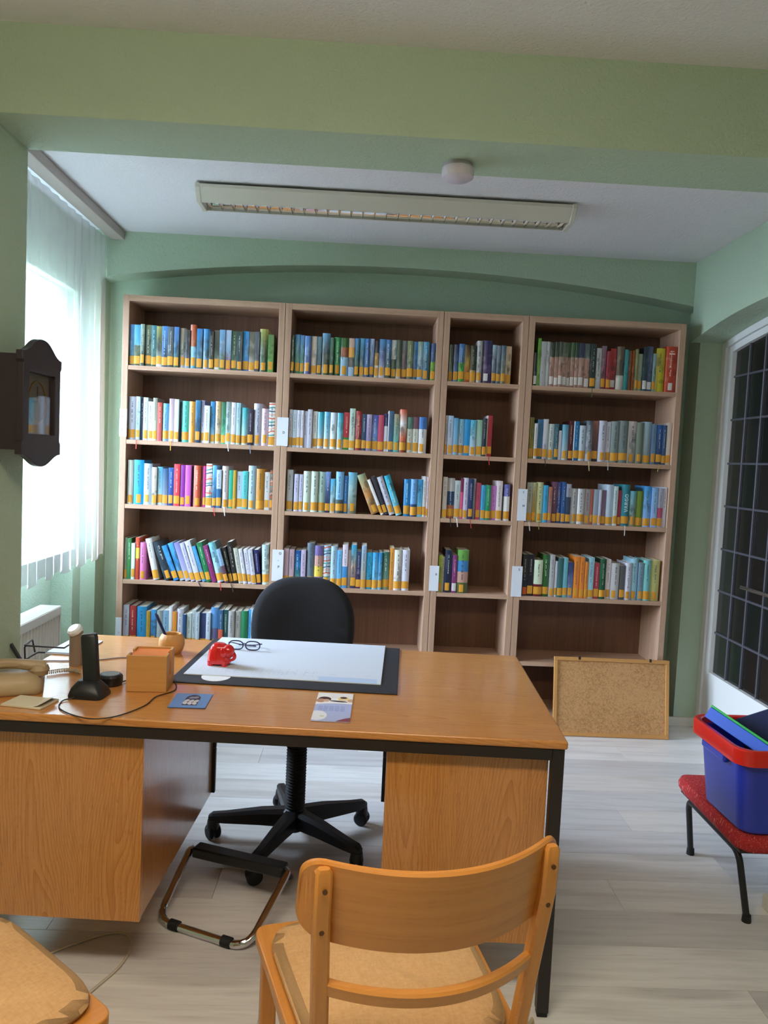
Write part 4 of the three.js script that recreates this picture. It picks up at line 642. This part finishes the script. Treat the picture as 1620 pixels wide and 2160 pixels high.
// ================================================================ seating and things on the floor
{ // office chair
  const t = thing('office_chair', 'black fabric office chair on a five-star base behind the desk', 'office chair', [1.037, 0, 1.275]);
  const arm = (a) => {
    const g = []; const rings = [[0.03, 0.027, 0.03, 0.098], [0.12, 0.023, 0.026, 0.094], [0.24, 0.018, 0.018, 0.082], [0.29, 0.017, 0.015, 0.079], [0.303, 0.010, 0.008, 0.077]].map(([r, hw, hh, y]) => { const q = []; for (const [s, c] of [[-1, -1], [-1, 0.5], [-0.6, 1], [0.6, 1], [1, 0.5], [1, -1]]) q.push(V(r, y + c * hh, s * hw)); return q; });
    g.push(skin(rings, { crease: 0.5 })); const m = mergeGeometries(g); m.rotateY(-a); return m;
  };
  for (const deg of [-33, 39, 111, 183, 255]) {
    const a = deg * Math.PI / 180, p = obj('base_arm', arm(a), M.blackPlastic, t), cx = Math.cos(a) * 0.287, cz = Math.sin(a) * 0.287, tilt = a + 0.9;
    const wheel = (s) => { const w = lathe([[0, -0.009], [0.021, -0.009], [0.026, -0.005], [0.026, 0.005], [0.021, 0.009], [0, 0.009]], 22); w.rotateX(Math.PI / 2); w.translate(0, 0, s * 0.013); w.rotateY(-tilt); w.translate(cx, 0.0262, cz); return w; };
    obj('caster_wheel', wheel(1), M.darkRubber, p); obj('caster_wheel', wheel(-1), M.darkRubber, p);
    const hood = new THREE.CylinderGeometry(0.02, 0.024, 0.03, 14); hood.translate(cx, 0.053, cz); obj('caster_hood', hood, M.blackPlastic, p);
  }
  obj('hub', lathe([[0, 0.05], [0.03, 0.05], [0.042, 0.07], [0.044, 0.12], [0.034, 0.13], [0, 0.13]], 28), M.blackPlastic, t);
  const bel = [[0, 0.128], [0.034, 0.128]]; for (let k = 0; k < 25; k++) { const y = 0.132 + k * 0.0105; bel.push([0.0315, y], [0.036, y + 0.005]); } bel.push([0.03, 0.4], [0, 0.4]);
  obj('bellows', lathe(bel, 28, 0.3), M.darkRubber, t);
  obj('seat_plate', bx(-0.1, 0.1, 0.4, 0.424, -0.1, 0.1, 0.006), M.blackPlastic, t);
  const seat = [[0.40, 0.38, 0.09, 0.424], [0.45, 0.43, 0.11, 0.437], [0.455, 0.435, 0.11, 0.462], [0.43, 0.41, 0.11, 0.48], [0.34, 0.32, 0.1, 0.487]].map(([w, d, r, y]) => rrect(w, d, r, y, 0, -0.05, 8)); obj('seat', skin(seat, { crease: 1.0 }), M.blackCloth, t);
  // backrest: upright cushion, rounded shield outline, hollowed towards the sitter who faces the camera
  const N = 48, rows = [];
  const shape = (f) => { const c = Math.cos(f), s = Math.sin(f), hw = 0.202, hh = 0.19, px = 2.9; const x = Math.sign(c) * Math.abs(c) ** (2 / px) * hw, y = Math.sign(s) * Math.abs(s) ** (2 / 2.7) * hh; return [x * (1 - 0.13 * clamp(y / hh, 0, 1) ** 2), y]; };
  for (const [k, z] of [[0.0, 0.034], [0.5, 0.034], [0.86, 0.029], [0.97, 0.016], [1.0, 0], [0.96, -0.016], [0.8, -0.026], [0.0, -0.028]]) { const q = []; for (let i = 0; i < N; i++) { const [x, y] = shape(i / N * Math.PI * 2); q.push(V(x * Math.max(k, 0.002), y * Math.max(k, 0.002), z + 0.9 * (x * k) ** 2)); } rows.push(q); }
  const bg = skin(rows, { crease: 1.1 }); bg.rotateX(-0.1); bg.translate(-0.02, 0.70, -0.375); obj('backrest', bg, M.blackCloth, t);
  obj('back_bar', [pipe([[-0.01, 0.412, -0.05], [-0.012, 0.412, -0.33], [-0.016, 0.66, -0.408]], 0.013, 0.07, 8)], M.blackPlastic, t);
}
// wooden chair, seat front towards -z, origin on the floor under the middle of the backrest
function woodChair(label, pos, turn) {
  const t = thing('wooden_chair', label, 'chair', pos, turn, 'wooden chairs before the desk'), H = 0.80, sag = 0.086;
  const bow = (x) => -sag * (x / 0.2) ** 2;                                   // z of the back bow, ends turned forward
  const strip = (y0, y1, half, th, lean, round) => {                          // bent plywood strip
    const ringAt = (x) => { const z = bow(x), R = 0.034, e = round ? Math.min(1, Math.max(0, (Math.abs(x) - (half - R)) / R)) : 0, c = R * (1 - Math.sqrt(Math.max(0, 1 - e * e))) * 0.9, r = 0.004; return [V(x, y0 + c, z + lean(y0)), V(x, y0 + c + r, z + 0.001 + lean(y0)), V(x, y1 - c - r, z + 0.001 + lean(y1)), V(x, y1 - c, z - 0.002 + lean(y1)), V(x, y1 - c, z - th + 0.002 + lean(y1)), V(x, y1 - c - r, z - th + lean(y1)), V(x, y0 + c + r, z - th + lean(y0)), V(x, y0 + c, z - th + 0.001 + lean(y0))].map((v) => v); };
    const rings = []; for (let k = 0; k <= 44; k++) rings.push(ringAt(-half * Math.cos(Math.PI * k / 44))); const g = skin(rings, { crease: 0.6 }); return grain(g, 'x');
  };
  const lean = (y) => (y - H) * 0.16;                                         // the back slopes: lower parts stand further forward
  obj('backrest', strip(0.674, H, 0.203, 0.011, lean, true), M.honey, t);
  obj('back_rail', strip(0.592, 0.614, 0.165, 0.016, (y) => lean(y) + 0.012, false), M.honey, t);
  for (const s of [-1, 1]) {
    const pts = [[0.176, H - 0.012], [0.176, 0.72], [0.166, 0.55], [0.160, 0.44], [0.163, 0.22], [0.17, 0]];
    const rings = pts.map(([x, y], i) => { const z = bow(0.176) + 0.002 + (y > 0.44 ? lean(y) : lean(0.44) + (0.44 - y) * 0.12), w = 0.0125, d = y > 0.75 ? 0.018 : 0.023, o = s * x; const r = 0.004; return [[-w, r], [-w + r, 0], [w - r, 0], [w, r], [w, d - r], [w - r, d], [-w + r, d], [-w, d - r]].map(([a, b]) => V(o + a, y, z + b + (i === 0 ? -0.002 : 0))).reverse(); });
    const cap = rings[0].map((p) => p.clone().add(V(0, 0.006, 0)).lerp(V(s * 0.176, H - 0.006, rings[0][0].z), 0.35)); const lg = skin([cap, ...rings], { crease: 0.6 });
    const l = obj('rear_leg', grain(lg, 'y'), M.honey, t);
    for (const y of [0.765, 0.70]) { const sc = new THREE.CylinderGeometry(0.0038, 0.0038, 0.003, 12); sc.rotateX(Math.PI / 2); sc.translate(s * 0.1755, y, bow(0.176) + 0.0245 + lean(y)); obj('screw', sc, M.screw, l); }
    const zf = -0.485; obj('front_leg', bx(s > 0 ? 0.168 : -0.198, s > 0 ? 0.198 : -0.168, 0, 0.424, zf, zf + 0.03, 0.004, 'y'), M.honey, t);
    const sr = bx(-0.01, 0.01, 0.375, 0.424, -0.365, 0, 0.003, 'z'); sr.rotateY(-s * 0.045); sr.translate(s * 0.165, 0, -0.095); obj('side_apron', sr, M.honey, t);
    const st = bx(-0.008, 0.008, 0.2, 0.226, -0.36, 0, 0.004, 'z'); st.rotateY(-s * 0.045); st.translate(s * 0.168, 0, -0.1); obj('stretcher', st, M.honey, t);
  }
  obj('front_apron', bx(-0.17, 0.17, 0.375, 0.424, -0.478, -0.46, 0.003, 'x'), M.honey, t);
  const s = new THREE.Shape(); s.moveTo(-0.178, 0.105); s.lineTo(-0.207, 0.47); s.quadraticCurveTo(-0.207, 0.5, -0.18, 0.5); s.lineTo(0.18, 0.5); s.quadraticCurveTo(0.207, 0.5, 0.207, 0.47); s.lineTo(0.178, 0.105); s.quadraticCurveTo(0.17, 0.085, 0.15, 0.085); s.lineTo(-0.15, 0.085); s.quadraticCurveTo(-0.17, 0.085, -0.178, 0.105);
  const g = extr(s, 0.014, { bevelEnabled: true, bevelSize: 0.003, bevelThickness: 0.003, bevelSegments: 2 }); g.rotateX(-Math.PI / 2); g.translate(0, 0.427, 0); obj('seat', grain(g, 'z'), M.honey, t);
  return t;
}
function seatCushion(label, pos, turn, seed) {
  const t = thing('seat_cushion', label, 'cushion', pos, turn, 'tied seat cushions'), n = 40, out = [];
  const edge = (a) => { const c = Math.cos(a), s = Math.sin(a), x = Math.sign(c) * Math.abs(c) ** 0.36, z = Math.sign(s) * Math.abs(s) ** 0.36; return [x * (0.182 + 0.014 * z * -1), -0.292 + z * 0.182]; };
  const rr = [[0.9, 0.0], [0.985, 0.004], [1.0, 0.011], [0.985, 0.018], [0.9, 0.025], [0.7, 0.031], [0.4, 0.034], [0.15, 0.035]].map(([k, y]) => { const q = []; for (let i = 0; i < n; i++) { const [x, z] = edge(-i / n * Math.PI * 2), X = x * k, Z = -0.292 + (z + 0.292) * k; const d = y > 0.02 ? 0.004 * (fbm(X * 9 + 5, Z * 9 + 5, 97, 97, seed, 2) - 0.5) - 0.010 * Math.exp(-(((X - 0.02 + (Z + 0.25) * 0.7) / 0.012) ** 2)) * Math.exp(-(((Z + 0.27) / 0.09) ** 2)) : 0; q.push(V(X, y + d, Z)); } return q; });
  const g = grain(skin(rr, { crease: 1.2 }), 'x'); obj('pad', g, M.linen, t);
  const tie = std(0xdcc8a4, 0.9); obj('tie', [tube([[0.15, 0.012, -0.112], [0.175, 0.016, -0.098], [0.2, 0.006, -0.09], [0.205, -0.02, -0.085]], 0.0028, 20, 6), tube([[0.152, 0.012, -0.113], [0.185, 0.026, -0.11], [0.198, 0.02, -0.125], [0.2, 0.004, -0.12]], 0.0026, 20, 6)], tie, t);
}
woodChair('honey beech chair with bent plywood back standing before the desk', [1.378, 0, 2.912], 0.25);
seatCushion('beige cloth seat cushion tied to the chair before the desk', [1.378, 0.4445, 2.912], 0.25, 3);
woodChair('second honey beech chair cut off by the lower picture corner', [0.375, 0, 2.975], -0.70);
seatCushion('beige cloth cushion on the chair in the lower picture corner', [0.392, 0.4445, 2.955], -0.70, 8);

{ // foot rest
  const t = thing('foot_rest', 'chrome tube foot rest with black bar under the desk', 'foot rest', [0, 0, 0]);
  obj('tube_loop', [pipe([[0.745, 0.118, 1.565], [0.735, 0.118, 1.575], [0.688, 0.0125, 1.775], [0.965, 0.0125, 1.895], [1.052, 0.118, 1.69], [1.045, 0.118, 1.675]], 0.0115, 0.055, 14)], M.chrome, t);
  const b = bx(-0.155, 0.155, -0.016, 0.016, -0.024, 0.024, 0.006); b.rotateY(-0.355); b.translate(0.898, 0.118, 1.622); obj('foot_bar', b, M.blackPlastic, t);
  obj('rear_tube', [pipe([[0.765, 0.115, 1.572], [0.80, 0.0125, 1.43], [1.06, 0.0125, 1.53], [1.03, 0.115, 1.67]], 0.0085, 0.05, 10)], M.frame, t);
  for (const [x, z] of [[0.745, 1.8], [0.905, 1.869]]) { const c = new THREE.CylinderGeometry(0.0145, 0.0145, 0.03, 14); c.rotateZ(Math.PI / 2); c.rotateY(-0.41); c.translate(x, 0.0145, z); obj('rubber_sleeve', c, M.darkRubber, t); }
}
tag(obj('floor_cable', tube([[0.30, 0.004, 2.12], [0.40, 0.004, 1.97], [0.52, 0.004, 1.86], [0.60, 0.004, 1.825], [0.645, 0.004, 1.87], [0.645, 0.004, 1.96], [0.61, 0.004, 2.05], [0.56, 0.004, 2.14], [0.45, 0.004, 2.22]], 0.0035, 70, 6), std(0xc9bda8, 0.6)), 'pale cable looping over the floor beside the desk pedestal', 'cable');

{ // low red stool
  const t = thing('stool', 'low stool with red speckled cushion and black tube legs', 'stool', [2.62, 0, 1.47]);
  const rr = [[0.41, 0.47, 0.05, 0.232], [0.422, 0.485, 0.034, 0.245], [0.425, 0.49, 0.034, 0.262], [0.415, 0.475, 0.036, 0.28], [0.38, 0.43, 0.04, 0.287], [0.2, 0.2, 0.04, 0.287]].map(([w, d, r, y]) => rrect(w, d, r, y, 0, 0, 6)); obj('seat_pad', grain(skin(rr, { crease: 0.8 }), 'x'), M.redCloth, t);
  obj('seat_board', bx(-0.2, 0.2, 0.222, 0.232, -0.22, 0.22, 0.003), M.frame, t);
  for (const s of [-1, 1]) {
    obj('leg_frame', [pipe([[s * 0.155, 0.012, -0.205], [s * 0.185, 0.211, -0.185], [s * 0.185, 0.211, 0.185], [s * 0.155, 0.012, 0.205]].map(([x, y, z]) => [s < 0 ? x : x, y, z]), 0.0105, 0.04, 12)], M.blackPlastic, t);
    for (const z of [-0.205, 0.205]) obj('foot', cyl(0.014, 0.0125, 0.022, s * 0.155, 0, z, 18), M.darkRubber, t);
  }
}
{ // blue storage box with red rim
  const bx0 = [2.575, 0.2885, 1.565], t = thing('storage_box', 'blue plastic storage box with thick red rim on the red stool', 'storage box', bx0, 0.03);
  const ring = (w, d, r, y, rib = 0) => { const q = rrect(w, d, r, y, 0, 0, 6); return q; };
  obj('tub', skin([ring(0.26, 0.22, 0.04, 0.004), ring(0.315, 0.262, 0.045, 0), ring(0.325, 0.27, 0.045, 0.006), ring(0.372, 0.302, 0.05, 0.215), ring(0.39, 0.316, 0.05, 0.225), ring(0.392, 0.318, 0.05, 0.245), ring(0.364, 0.29, 0.045, 0.245), ring(0.35, 0.285, 0.045, 0.2), ring(0.31, 0.255, 0.04, 0.008)], { crease: 0.5 }), M.blueBox, t);
  for (const x of [-0.06, 0.06]) for (const s of [-1, 1]) { const g = bx(-0.012, 0.012, 0, 0.2, -0.006, 0.006, 0.004); g.rotateX(s * 0.075); g.translate(x, 0.012, s * 0.139); obj('rib', g, M.blueBox, t); }
  // the rim hangs lower in the corners and arches up over the handles
  const N = rrect(0.42, 0.346, 0.055, 0, 0, 0, 8), lowY = (p) => 0.222 + 0.014 * clamp(1 - Math.abs(p.z) / 0.085);
  const rim = [[0.985, 0], [1.0, 0.003], [1.0, 1], [0.985, 1.1], [0.93, 1.1], [0.90, 1]].map(([k, f]) => N.map((p) => V(p.x * k, lowY(p) * (1 - Math.min(f, 1)) + 0.266 * Math.min(f, 1) + (f > 1 ? 0.004 : 0), p.z * k))); rim.push(N.map((p) => V(p.x * 0.91, 0.246, p.z * 0.91))); rim.push(rim[0].map((p) => p.clone()));
  obj('rim', skin(rim, { capA: false, capB: false, crease: 0.7 }), M.redPlastic, t);
  for (const s of [-1, 1]) { const g = bx(-0.012, 0.012, 0, 0.03, -0.075, 0.075, 0.009); g.translate(s * 0.196, 0.196, 0); obj('handle', g, M.blueBox, t); }
  const k = thing('game_box', 'bright blue box with green edge sticking out of the storage box', 'box', [2.45, 0.556, 1.575]);
  { const d = V(0.13, -0.075, 0.235).normalize(), n0 = V(-0.62, 0.42, 0.62), n = n0.addScaledVector(d, -n0.dot(d)).normalize(), e = d.clone().cross(n).normalize(); k.quaternion.setFromRotationMatrix(new THREE.Matrix4().makeBasis(d, n, e)); }   // long axis, face, thickness
  obj('carton', bx(-0.125, 0.125, -0.08, 0, -0.019, 0.019, 0.002), std(0x2c5ccc, 0.4), k); obj('lid_edge', bx(-0.126, 0.126, -0.075, 0.002, -0.027, -0.0192, 0.002), std(0x18a83c, 0.45), k);
  const b = thing('booklet', 'dark navy booklet standing tilted in the storage box', 'booklet', [2.565, 0.515, 1.52], 0); b.rotation.set(-0.2, -0.75, 0.55, 'YXZ');
  obj('cover', bx(-0.07, 0.07, -0.1, 0.09, -0.006, 0.006, 0.002), std(0x131f4c, 0.4), b); obj('pages', bx(-0.066, 0.071, -0.097, 0.087, -0.0045, 0.0045), M.page, b);
}
{ const t = thing('cream_block', 'small cream block on the floor beside the stool leg', 'block', [2.585, 0, 1.62]); obj('block', [bx(-0.03, 0.05, 0, 0.045, -0.03, 0.03, 0.006)], std(0xd8d0bc, 0.6), t); }  // plain cream block by the stool, its use not known

shade(scene);
renderer.render(scene, camera);
